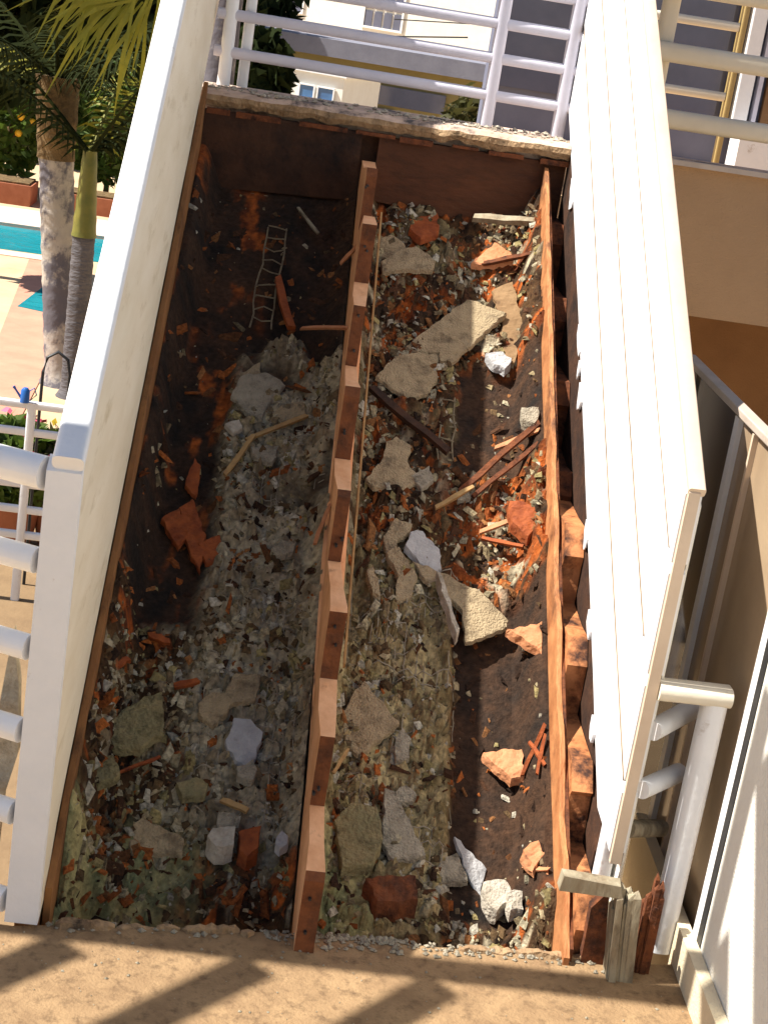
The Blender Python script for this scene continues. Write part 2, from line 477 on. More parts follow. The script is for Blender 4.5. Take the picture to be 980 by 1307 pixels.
ms = sawtooth(.5200, .5555, .17, .012, 3, 8, 0.0, .014, .55)
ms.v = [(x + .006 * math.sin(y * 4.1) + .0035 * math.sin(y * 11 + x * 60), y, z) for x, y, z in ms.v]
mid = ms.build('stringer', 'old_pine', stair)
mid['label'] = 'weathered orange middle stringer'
mid.data.materials.append(MAT['riser_shade']); mid.data.materials.append(MAT['lit_pine'])
for p_ in mid.data.polygons:                # riser faces coloured dark to stand in for shade, plus old stains
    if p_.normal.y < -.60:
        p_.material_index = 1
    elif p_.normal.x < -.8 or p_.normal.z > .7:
        p_.material_index = 2               # left side and tread tops coloured paler, as if lit
# nail heads and holes on the middle stringer's cut faces are small dark pegs
for i in range(8):
    for q in range(2):
        zc = i * R_ + random.uniform(.03, .15); xc = .538 + random.uniform(-.012, .012)
        MB().tube([(xc, i * T_ - .010, zc), (xc, i * T_ + .012, zc)], .0035, 6).build('nail', 'black_gasket', mid)

# right stringer: a plain plank nailed to a notched one
top, bot = [], []
for k in range(61):
    y = .055 + (2.28 - .055) * k / 60
    ph = (((y - .06) / T_) % 1.0)
    bump = .024 * math.sin(math.pi * ph) ** 2 * (1 if y < 1.3 else .35)
    top.append((y, S * y - .030 + bump + random.uniform(-.004, .004) + (.05 * max(0, .35 - y))))
    bot.append((y, S * y - .24))
MB().prism(top + bot[::-1], 'x', 1.079, 1.0915).build('stringer_plank', 'pine_board', stair)
for half, mt, lb in ((0, 'pine_dark', 'notched lower stringer against the right stair wall'), (1, 'rotten_wood', 'dark rotten upper stringer against the right stair wall')):
    rs = sawtooth(1.101, 1.1485, .15, .012, 8 + half, 4, .10 + half * 4 * T_, .055)
    rs.v = [(x, y, z - (.17 if half else .060) + half * 4 * R_) for x, y, z in rs.v]
    rs.build('stringer', mt, stair)['label'] = lb
MB().prism([(.07, -.02), (.07, .03), (.16, .08), (2.28, S * 2.28 - .04), (2.28, S * 2.28 - .14), (.16, -.06)], 'x', 1.0925, 1.0995).build('packing_strip', 'rotten_wood', stair)
# left stringer
top, bot = [], []
for k in range(41):
    y = .04 + 2.30 * k / 40
    top.append((y, S * y + .030 + random.uniform(-.006, .006) + .02 * (fbm(y, 1.3, .25, 9) - .5)))
    bot.append((y, S * y - .36))
MB().prism(top + bot[::-1], 'x', .010, .024).build('stringer', 'ledger_wood', stair)['label'] = 'brown left stringer below the cream panel'
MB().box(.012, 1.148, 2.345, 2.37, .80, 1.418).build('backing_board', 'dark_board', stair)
# furring strip right of the middle stringer
MB().bar((.586, .72, S * .72 - .125), (.592, 2.10, S * 2.10 - .105), .005, .02).build('furring_strip', 'tan_stick', stair)
# header under the upper landing, two boards
MB().prism([(.012, 1.19), (.512, 1.215), (.512, 1.425), (.012, 1.425)], 'y', 2.306, 2.342).build('header_board', 'dark_board', stair)
MB().prism([(.564, 1.225), (1.148, 1.175), (1.148, 1.42), (.564, 1.42)], 'y', 2.300, 2.335).build('header_board', 'red_board', stair)
x = .03
while x < 1.12:
    w = random.uniform(.06, .16)
    m = MB().box(x, x + w, 2.306 - .035 * x, 2.33 - .035 * x, 1.420 + random.uniform(-.008, .004), 1.430)
    m.build('header_lip', 'rotten_wood', stair)
    x += w + random.uniform(.004, .06)
V = []; F = []; n = 60
for k in range(n + 1):
    x = .015 + .49 * k / n
    e = .012 * (fbm(x, 4.4, .05, 88).item() - .4) + .010 * (fbm(x, 4.4, .015, 89).item() - .5)
    zc = 1.180 - .05 * (x - .2) * (x > .2)
    V += [(x, 2.300 - e, zc - .014 - e), (x, 2.324, zc - .014), (x, 2.324, zc + .012 + e), (x, 2.306 - e * .5, zc + .010 + e)]
    if k:
        o = 4 * (k - 1)
        F += [(o + q, o + (q + 1) % 4, o + 4 + (q + 1) % 4, o + 4 + q) for q in range(4)]
F += [(3, 2, 1, 0), tuple(4 * n + q for q in range(4))]
obj('plaster_strip', V, F, 'plaster_tan', stair)

# ------------------------------------------------------------------ soffit crust seen from above, in three runs
def zone_colour(kind, n):
    P = {'key': ((.40, .345, .235), (.17, .13, .08)), 'tan': ((.38, .30, .155), (.15, .11, .05)), 'dark': ((.013, .010, .008), (.05, .025, .013)),
         'brown': ((.075, .038, .015), (.02, .011, .006)), 'moss': ((.30, .26, .12), (.12, .13, .065)), 'rot': ((.34, .085, .015), (.09, .024, .008))}
    a, b = P[kind]
    n = np.clip((n - .3) / .4, 0, 1)[..., None]
    return np.array(a) * (1 - n) + np.array(b) * n

def sstep(a, b, x):
    t = np.clip((x - a) / (b - a), 0, 1)
    return t * t * (3 - 2 * t)

def bay(name, x0, x1, side, label):
    nx = int((x1 - x0) / .0055); ny = int(2.30 / .0055)
    X, Y = np.meshgrid(np.linspace(x0, x1, nx), np.linspace(.0, 2.32, ny))
    n1 = fbm(X, Y, .12, 21 + side); n2 = fbm(X, Y, .03, 22 + side, 3); n3 = fbm(X, Y, .35, 23 + side, 3); n4 = fbm(X, Y, .02, 31 + side, 2)
    wob = (fbm(X, Y, .16, 24 + side) - .5)
    if side == 0:
        key = sstep(.20, .26, X + .04 * wob) * sstep(.25, .42, Y + .2 * wob) * (1 - sstep(1.62, 1.72, Y + .5 * wob - .5 * (X - .25)))
        key *= 1 - .85 * sstep(.62, .75, fbm(X, Y, .18, 77)) * sstep(.9, 1.0, Y)
        dark = (1 - key) * sstep(.84, .95, Y + .15 * wob)
        moss = (1 - sstep(.28, .40, Y + .2 * wob)) * (1 - sstep(.22, .34, X + .15 * wob))
        rot = dark * sstep(.55, .63, fbm(X * 2.0, Y, .10, 51)) * (1 - sstep(.26, .3, X)) * sstep(.44, .58, fbm(X * 2.2, Y, .22, 52))
    else:
        key = (1 - sstep(.84, .87, X + .03 * wob)) * (1 - sstep(1.02, 1.12, Y + .3 * wob))
        k2 = sstep(1.02, 1.12, Y + .3 * wob) * sstep(.50, .60, fbm(X, Y, .14, 57)) * (1 - sstep(.78, .88, X + .2 * wob))
        key = np.clip(key + .8 * k2, 0, 1)
        dark = (1 - key) * np.clip(sstep(.84, .87, X + .03 * wob) * sstep(.22, .30, Y) * (1 - sstep(1.0, 1.06, Y + .2 * wob)) + sstep(.80, .86, X + .1 * wob) * sstep(1.38, 1.42, Y) * (1 - sstep(1.72, 1.8, Y)), 0, 1)
        moss = (1 - sstep(.30, .45, Y + .2 * wob)) * (1 - sstep(.66, .74, X + .2 * wob))
        rot = (1 - key) * sstep(.50, .58, fbm(X, Y * 1.8, .09, 51)) * sstep(1.02, 1.08, Y) * (1 - sstep(1.36, 1.44, Y)) * sstep(.78, .86, X)
        rot = np.clip(rot + (1 - key) * (1 - dark) * sstep(.60, .66, fbm(X * 1.5, Y, .07, 58)) * sstep(1.45, 1.6, Y), 0, 1)
    brown = np.clip(1 - key - dark, 0, 1)
    # relief: rows of plaster keys pushed through lath, loose crust elsewhere, smooth paper
    rows = np.abs(np.sin(math.pi * (Y / .036 + 2.4 * (n1 - .5) + 1.5 * (n3 - .5)))) ** .6 * (.45 + .55 * np.abs(np.sin(math.pi * (X / .030 + 3.4 * (n1 - .5) + 1.2 * (n2 - .5)))))
    rows = rows * (.25 + .75 * sstep(.34, .52, fbm(X, Y, .045, 29 + side, 3)))
    hk = .034 * rows * (.25 + 1.2 * n2) + .040 * (n1 - .5) + .020 * (n4 - .5)
    hb = .070 * (n1 - .45) + .060 * (n2 - .5) + .034 * (n4 - .5)
    hd = .045 * (n3 - .5) + .008 * (n1 - .5) + .004 * (n4 - .5) - .02
    hgt = key * hk + brown * hb + dark * hd + moss * .03 * n1
    base = -.232 + .02 * np.exp(-((Y - .3) / .3) ** 2)
    base = base - .11 * (1 - sstep(.10, .24, Y + .06 * wob))
    if side == 0:
        base = base + (.19 - .03 * Y) * (1 - sstep(.025, .10, X + .05 * wob)) + .045 * sstep(.46, .512, X + .03 * wob)
    else:
        base = base + .13 * sstep(1.01, 1.075, X + .05 * wob) + .05 * (1 - sstep(.56, .60, X))
    Z = S * Y + base + hgt
    ck = zone_colour('key' if side == 0 else 'tan', n2 * .6 + n1 * .4)
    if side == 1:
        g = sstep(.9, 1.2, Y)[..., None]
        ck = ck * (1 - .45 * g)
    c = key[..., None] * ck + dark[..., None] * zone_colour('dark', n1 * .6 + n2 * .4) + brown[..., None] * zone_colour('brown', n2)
    # orange-brown chips in the loose crust
    chip = brown * sstep(.64, .68, fbm(X, Y, .035, 61 + side, 2))
    c = c * (1 - chip[..., None]) + chip[..., None] * zone_colour('rot', n4)
    grey = brown * sstep(.60, .66, fbm(X, Y, .055, 65 + side, 3))
    c = c * (1 - grey[..., None]) + grey[..., None] * zone_colour('key', n4)
    c = c * (1 - rot[..., None]) + rot[..., None] * zone_colour('rot', n2)
    c = c * (1 - moss[..., None]) + moss[..., None] * zone_colour('moss', n2)
    v = np.stack([X, Y, Z], -1).reshape(-1, 3)
    f = [(j * nx + i, j * nx + i + 1, (j + 1) * nx + i + 1, (j + 1) * nx + i) for j in range(ny - 1) for i in range(nx - 1)]
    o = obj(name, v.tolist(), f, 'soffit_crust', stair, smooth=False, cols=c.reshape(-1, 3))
    o['label'] = label
    return X, Y, Z, key, dark, brown

bayL = bay('soffit_bay', .025, .5165, 0, 'left soffit bay of black paper and grey plaster keys')
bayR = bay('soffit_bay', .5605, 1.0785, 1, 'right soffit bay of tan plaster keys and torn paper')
# underside of the soffit closes the frame from below
MB().prism([(0, -.40), (2.30, S * 2.30 - .40), (2.30, S * 2.30 - .36), (0, -.36)], 'x', .013, 1.147).build('soffit_board', 'stucco_tan', stair)

BAYS = None
def bay_height(x, y):
    B = bayL if x < .541 else bayR
    X, Y, Z = B[0], B[1], B[2]
    i = int(np.clip(round((x - X[0, 0]) / (X[0, -1] - X[0, 0]) * (X.shape[1] - 1)), 0, X.shape[1] - 1))
    j = int(np.clip(round((y - Y[0, 0]) / (Y[-1, 0] - Y[0, 0]) * (X.shape[0] - 1)), 0, X.shape[0] - 1))
    return float(Z[j, i]), float(B[3][j, i]), float(B[4][j, i])

# bared wire mesh over the two plaster bands
def mesh_band(x0, x1, y0, y1, seed):
    rr = random.Random(seed); m = MB()
    def run(pts):
        if len(pts) < 2:
            return
        r = .0012
        n0 = len(m.v)
        for p in pts:
            m.v += [(p[0] - r, p[1] - r, p[2]), (p[0] + r, p[1] - r, p[2]), (p[0], p[1] + r, p[2] + 1.6 * r)]
        for k in range(len(pts) - 1):
            o = n0 + 3 * k
            m.f += [(o + q, o + (q + 1) % 3, o + 3 + (q + 1) % 3, o + 3 + q) for q in range(3)]
    def wire(a, b, n):
        seg = []
        for k in range(n + 1):
            x = a[0] + (b[0] - a[0]) * k / n + rr.uniform(-.002, .002); y = a[1] + (b[1] - a[1]) * k / n + rr.uniform(-.002, .002)
            if fbm(x, y, .09, seed, 3).item() < .50:
                run(seg); seg = []; continue
            seg.append((x, y, bay_height(x, y)[0] + .0035))
        run(seg)
    x = x0
    while x < x1:
        wire((x, y0), (x + rr.uniform(-.01, .01), y1), int((y1 - y0) / .018)); x += .024
    y = y0
    while y < y1:
        wire((x0, y), (x1, y + rr.uniform(-.01, .01)), int((x1 - x0) / .012)); y += .030
    return stuff(obj('wire_mesh', m.v, m.f, 'mesh_wire', stair))
mesh_band(.27, .50, .38, 1.58, 91)
mesh_band(.60, .87, .34, 1.10, 92)

# ================================================================== STAIR WALLS
def sl_poly(y0, y1, b0, b1):
    return [(y0, S * y0 + b0), (y1, S * y1 + b0), (y1, S * y1 + b1), (y0, S * y0 + b1)]

lw = thing('stair_wall', 'solid cream panelled stair wall with white cap, on the pool side', 'stair wall', (-.035, 0, 0))
top = [(0, 0.015), (.05, .03)]
for k in range(1, 30):
    y = .05 + 2.85 * k / 29
    top.append((y, S * y + .050 + .030 * (fbm(y, .5, .2, 13) - .5)))
LH = 1.005
MB().prism(top + [(2.9, S * 2.9 + LH - .04), (0.0, LH - .04)], 'x', -.043, .009).build('panel', 'cream_panel', lw)
MB().bar((-.018, -.034, LH - .018 - .034 * S), (-.018, 2.91, S * 2.92 + LH - .018), .058, .036, .012).build('cap', 'white_paint', lw, True)
MB().prism([(-.030, .012), (.004, .012), (.004, LH - .036), (-.030, LH - .036 - .034 * S)], 'x', -.056, .0085).build('post', 'white_paint', lw)
MB().prism(sl_poly(.02, 2.3, -.42, .05), 'x', -.042, .006).build('base_board', 'ledger_wood', lw)

rw = thing('stair_wall', 'blinding white boarded stair wall with long grooves, on the house side', 'stair wall', (1.17, 0, 0))
bs = [(.035, .272), (.300, .514), (.540, .758), (.780, .925)]
Y0 = .145                                  # this wall starts a little further up than the left one
RT = .940
for k, (a, b) in enumerate(bs):
    y1 = 2.75
    if k == 0:
        low = [(Y0, .225), (Y0 + .09, .235)]
        for q in range(26):
            y = Y0 + .17 + (y1 - Y0 - .17) * q / 25
            low.append((y, S * y + a + .012 * (fbm(y, 2.2, .12, 41) - .5) + .02 * math.sin(math.pi * y / 2.4)))
        MB().prism(low + [(y1, S * y1 + b), (Y0, S * Y0 + b)], 'x', W, W + .034).build('board', 'white_board', rw)
    else:
        MB().prism(sl_poly(Y0, y1, a, b), 'x', W, W + .034).build('board', 'white_board', rw)
for a, b, ye in ((.2735, .2985, .02), (.5155, .5385, .10), (.7595, .7785, .05)):
    MB().prism(sl_poly(Y0 + .004 + ye, 2.72, a, b), 'x', W + .003, W + .020).build('joint_strip', 'joint_beige', rw)
MB().prism(sl_poly(Y0 + .01, 2.7, .10, .90), 'x', W + .021, W + .030).build('backing', 'white_board', rw)
MB().bar((W + .019, Y0 - .010, S * Y0 + RT - .008), (W + .019, 2.76, S * 2.76 + RT), .034, .020, .004).build('cap', 'beige_trim', rw, True)
MB().prism([(Y0 - .014, .205), (Y0 - .001, .205), (Y0 - .001, S * Y0 + RT), (Y0 - .014, S * Y0 + RT - .009)], 'x', W + .003, W + .026).build('end_trim', 'beige_trim', rw)
MB().bar((W + .012, Y0 + .07, .03), (W + .012, Y0 + .07, .30), .03, .05, .006, up=(0, 1, 0)).build('post', 'white_paint', rw, True)
MB().prism([(Y0 + .12, -.3), (2.3, S * 2.3 - .4), (2.3, S * 2.3 + .08), (Y0 + .12, .16)], 'x', W + .001, W + .030).build('base_board', 'dark_board', rw)
MB().prism([(Y0 + .12, -.35), (2.3, S * 2.3 - .45), (2.3, S * 2.3 + .92), (Y0 + .01, S * Y0 + .9), (Y0 + .01, .2)], 'x', W + .0345, W + .039).build('outer_skin', 'stucco_white', rw)
# flakes of old paint and stucco curling off its lower edge
for k in range(7):
    y = .30 + 1.9 * random.random()
    z = S * y + .025 + .02 * math.sin(math.pi * y / 2.4)
    w = random.uniform(.02, .10); d = random.uniform(.008, .05); tt = random.uniform(.003, .008)
    q = [(y, z + .02)]
    for e in range(5):
        u = (e + .5) / 5
        q.append((y + w * u + random.uniform(-.004, .004), z + S * w * u - d * math.sin(math.pi * u) * random.uniform(.4, 1.1)))
    q.append((y + w, z + .02 + S * w))
    MB().prism(q, 'x', W - tt, W - .001).build('paint_flake', 'white_board', rw)

# ================================================================== RAILINGS
rl = thing('railing', 'thick white tube railing beside the landing, left of the stair', 'railing', (-.07, 0, 0))
dirv = Vector((-.93, .367, 0))
for k, z in enumerate((.935, .765, .590, .418, .242, .048)):
    a = Vector((-.060, -.008, z)); b = a + dirv * 1.35
    t = .050 if k else .062
    m = MB().bar(a, b, t, t, .026 if k else .03, seg=4)
    m.build('rail' if k else 'top_rail', 'white_paint', rl, True)
MB().bar((-.10 - 1.25, .49, -.1), (-.10 - 1.25, .49, 1.03), .07, .07, .02, up=(0, 1, 0)).build('post', 'white_paint', rl, True)

re_ = thing('railing', 'short white tube rail closing the gap right of the stair wall', 'railing', (1.27, .15, 0))
MB().bar((1.178, .150, .600), (1.330, .155, .600), .060, .040, .019, seg=4).build('top_rail', 'cream_tube', re_, True)
MB().bar((1.303, .158, .005), (1.303, .158, .585), .050, .055, .018, up=(0, 1, 0), seg=4).build('post', 'white_paint', re_, True)
MB().bar((1.186, .150, .507), (1.310, .300, .507), .042, .042, .018, seg=4).build('rail', 'white_paint', re_, True)
MB().bar((1.188, .145, .375), (1.292, .250, .375), .040, .040, .018, seg=4).build('rail', 'white_paint', re_, True)
MB().bar((1.186, .170, .27), (1.28, .25, .24), .036, .036, .015, seg=4).build('rail', 'stump_wood', re_, True)

ru = thing('railing', 'tube railing with shade put into its pale lilac colour, across the back of the upper landing', 'railing', (.6, 2.5, H))
def uline(x):
    t = (x - .06) / (1.13 - .06)
    return Vector((x, 2.53 - .06 * t, 0))
for z in (1.586, 1.700, 1.805, 1.912, 2.02, 2.14):
    a = uline(.02) + Vector((0, 0, z + .004)); b = uline(1.16) + Vector((0, 0, z - .006))
    MB().bar(a, b, .032, .034, .013, seg=3).build('rail', 'pale_tube', ru, True)  # lilac-grey colour stands in for shade on the tubes
for x in (.060, .900, 1.128):
    a = uline(x) - Vector((0, -.004, 0))
    MB().bar(a + Vector((0, 0, H + .005)), a + Vector((0, 0, 2.5)), .040, .046, .014, up=(0, 1, 0)).build('post', 'pale_tube' if x > .2 else 'white_paint', ru, True)
MB().bar((.118, 2.57, H + .005), (.118, 2.57, 2.5), .034, .034, .012, up=(0, 1, 0)).build('post', 'white_paint', ru, True)

rb = thing('railing', 'cream tube railing on the balcony edge above the tan fascia', 'railing', (1.9, 2.3, H))
for z in (1.602, 1.797, 1.992, 2.19):
    MB().bar((1.24, 2.30, z), (3.6, 2.30, z), .050, .058, .02, seg=4).build('rail', 'cream_tube', rb, True)
for x in (1.385, 2.35, 3.3):
    MB().bar((x, 2.345, H - .01), (x, 2.345, 2.5), .055, .045, .018, up=(0, 1, 0)).build('post', 'cream_tube', rb, True)
rc = thing('railing', 'thin grey rail on the far side of the balcony, before the slate wall', 'railing', (1.8, 3.5, H))
for z in (1.648, 1.778, 1.907, 2.03):
    MB().bar((1.56, 3.6, z), (1.91, 3.6, z), .03, .034, .012).build('rail', 'cream_tube', rc, True)
MB().bar((1.925, 3.6, 1.40), (1.925, 3.6, 2.6), .024, .04, .006, up=(0, 1, 0)).build('post', 'trim_yellow', rc, True)

# trellis overhead on the left, whose beam and slanting slats shade the landing
DX = 2.62 / math.tan(SUN_EL)
tr = thing('trellis', 'white slatted trellis over the left of the landing, out of view above', 'trellis', (-1.9, -1.0, 0))
MB().box(-2.05, -.10, -.055, .030, 2.58, 2.66).build('beam', 'white_paint', tr)
for x0 in (-.62, -.28, .06, .43, .80, 1.46, 1.76):
    a = Vector((x0 - DX, -.07, 2.64)); b = a + Vector((-.68, -.73, 0)).normalized() * 1.9
    MB().bar(a, b, .082, .03).build('slat', 'white_paint', tr)
MB().box(-2.13, -2.05, -.08, .0, GZ, 2.66).build('post', 'white_paint', tr)
MB().box(-3.2, -3.12, -1.5, -1.42, GZ, 2.60).build('post', 'white_paint', tr)
MB().bar((-3.2, -1.46, 2.62), (-1.2, -1.46, 2.615), .07, .06).build('beam', 'white_paint', tr)

# ================================================================== HOUSE ON THE RIGHT
hs = thing('house', 'house wing at right with tan balcony fascia and slate glass doors above', 'house', (2.6, 3.2, GZ))
MB().box(1.195, 4.6, 2.28, 2.335, 1.012, 1.478, .006).build('balcony_fascia', 'stucco_tan', hs)
MB().box(1.195, 4.6, 2.25, 2.279, 1.472, 1.488).build('fascia_drip', 'aluminium', hs)
MB().box(1.195, 4.6, 2.336, 4.99, 1.02, 1.29).build('balcony_slab', 'stucco_tan', hs)
MB().box(1.20, 5.0, 3.40, 3.6, GZ, 1.018).build('lower_wall', 'stucco_brown', hs)
wall = MB().box(1.16, 6.0, 5.02, 5.32, GZ, 6.0).build('upper_wall', 'slate_wall', hs)
for x0, x1, nm in ((1.2, 1.62, 'pane'), (1.67, 2.22, 'pane')):
    MB().box(x0, x1, 4.992, 5.012, 1.50, 3.6).build(nm, 'dark_glass', hs)
dr = MB().box(2.29, 2.36, 4.93, 5.0, H - .05, 3.6, .006).build('door_frame', 'white_paint', hs)
MB().box(2.385, 2.405, 4.95, 5.0, H - .05, 3.6).build('door_trim', 'pale_tube', dr)
MB().box(2.245, 2.262, 4.95, 5.0, H - .05, 3.6).build('door_trim', 'trim_yellow', dr)
MB().box(2.43, 3.3, 4.96, 5.0, H - .05, 3.6).build('door', 'stucco_brown', hs)
MB().box(2.30, 3.4, 4.75, 4.93, 1.291, 1.45).build('door_sill', 'white_paint', hs)

# glazed screen wall beside the landing
gs = thing('glass_screen', 'glazed screen with aluminium cap and white wall panel, along the landing edge', 'screen', (1.36, .3, 0))
MB().bar((1.362, -2.2, 1.108), (1.362, 1.16, 1.090), .030, .018, .003).build('cap', 'tan_frame', gs)
for y0, y1, mt, nm in ((1.055, 1.085, 'tan_frame', 'mullion'), (.580, .612, 'white_paint', 'mullion'), (.448, .460, 'beige_trim', 'mullion'), (.070, .105, 'white_paint', 'mullion'), (.040, .068, 'black_gasket', 'gasket')):
    MB().box(1.350, 1.376, y0, y1, -1.2, 1.080).build(nm, mt, gs)
MB().box(1.362, 1.367, .613, 1.054, -1.2, 1.078).build('pane', 'screen_glass', gs)
MB().box(1.362, 1.367, .461, .579, -1.2, 1.078).build('pane', 'tinted_glass', gs)
MB().box(1.362, 1.367, .106, .447, -1.2, 1.078).build('pane', 'tinted_glass', gs)
MB().box(1.352, 1.374, -2.2, .039, -1.2, 1.080).build('wall_panel', 'stucco_white', gs)
lv = thing('reflection_panel', 'tan boards added behind the farthest glass pane to imitate reflected stripes', 'reflection boards', (1.40, .9, 0))
for k in range(16):
    z = 1.03 - k * .078
    MB().bar((1.395, .60, z), (1.395, 1.40, z), .010, .052).build('slat', 'reflection_slat', lv)  # added boards, imitating stripes mirrored in the glass
MB().box(1.408, 1.418, .58, 1.42, GZ, 1.05).build('backing', 'reflection_back', lv)

# ------------------------------------------------------------------ rotten bits at the foot of the right stair wall
def jag_post(name, label, cx, cy, w, d, z0, z1, lean, mat, group=None):
    rr = random.Random(int(cx * 1000)); m = MB()
    n = 13
    for k in range(n):
        u = (k % 5 + .5) / 5 - .5 + rr.uniform(-.06, .06); v = (k // 5 + .5) / 3 - .5 + rr.uniform(-.08, .08)
        x = cx + u * w; y = cy + v * d
        zt = z1 * rr.uniform(.62, 1.05) if k % 4 else z1 * rr.uniform(.9, 1.12)
        a, b = w / 5 * rr.uniform(.8, 1.3), d / 3 * rr.uniform(.8, 1.25)
        tx, ty = x + lean[0] + rr.uniform(-.004, .004), y + lean[1] + rr.uniform(-.004, .004)
        m.add([(x - a, y - b, z0), (x + a, y - b, z0), (x + a, y + b, z0), (x - a, y + b, z0),
               (tx - a * .9, ty - b * .9, zt * .93), (tx + a * .9, ty - b * .9, zt * rr.uniform(.88, .97)), (tx + a * .9, ty + b * .9, zt * .93), (tx - a * .9, ty + b * .9, zt * rr.uniform(.88, .97)),
               (tx + rr.uniform(-.5, .5) * a, ty + rr.uniform(-.5, .5) * b, zt)],
              [(0, 3, 2, 1), (0, 1, 5, 4), (1, 2, 6, 5), (2, 3, 7, 6), (3, 0, 4, 7), (4, 5, 8), (5, 6, 8), (6, 7, 8), (7, 4, 8)])
    return tag(m.build(name, mat), label, 'post stump', group)
jag_post('post_stump', 'grey-green rotten post stump, wider of the two at the right stair foot', 1.192, .040, .042, .040, .0, .195, (-.012, .02), 'stump_wood')
jag_post('post_stump', 'thin splintered brown stump against the short white rail', 1.244, .075, .026, .03, .0, .190, (.004, .02), 'rotten_wood')
m = MB().add([(1.035, .030, .185), (1.168, .034, .180), (1.168, .070, .180), (1.035, .062, .185), (1.040, .032, .218), (1.160, .036, .206), (1.163, .068, .208), (1.038, .060, .220)],
             [(0, 3, 2, 1), (4, 5, 6, 7), (0, 1, 5, 4), (1, 2, 6, 5), (2, 3, 7, 6), (3, 0, 4, 7)])
tag(m.build('nailed_block', 'stump_wood'), 'weathered offcut of wood nailed across the foot of the right stringer', 'wood block')
m = MB().prism([(1.120, -.02), (1.168, -.02), (1.172, .08), (1.146, .17), (1.118, .13)], 'y', .072, .098)
tag(m.build('stringer_foot', 'rotten_wood'), 'dark red rotten wood at the foot of the right stair wall', 'rotten wood')
m = MB().prism([(-.145, -.02), (-.10, .02), (-.095, .22), (-.075, .32), (-.085, .47), (-.105, .58), (-.118, .43), (-.130, .38), (-.128, .26), (-.155, .2), (-.16, .08)], 'y', .085, .12)
tag(m.build('loose_stucco', 'plaster_white'), 'jagged strip of broken white stucco behind the left railing', 'stucco')

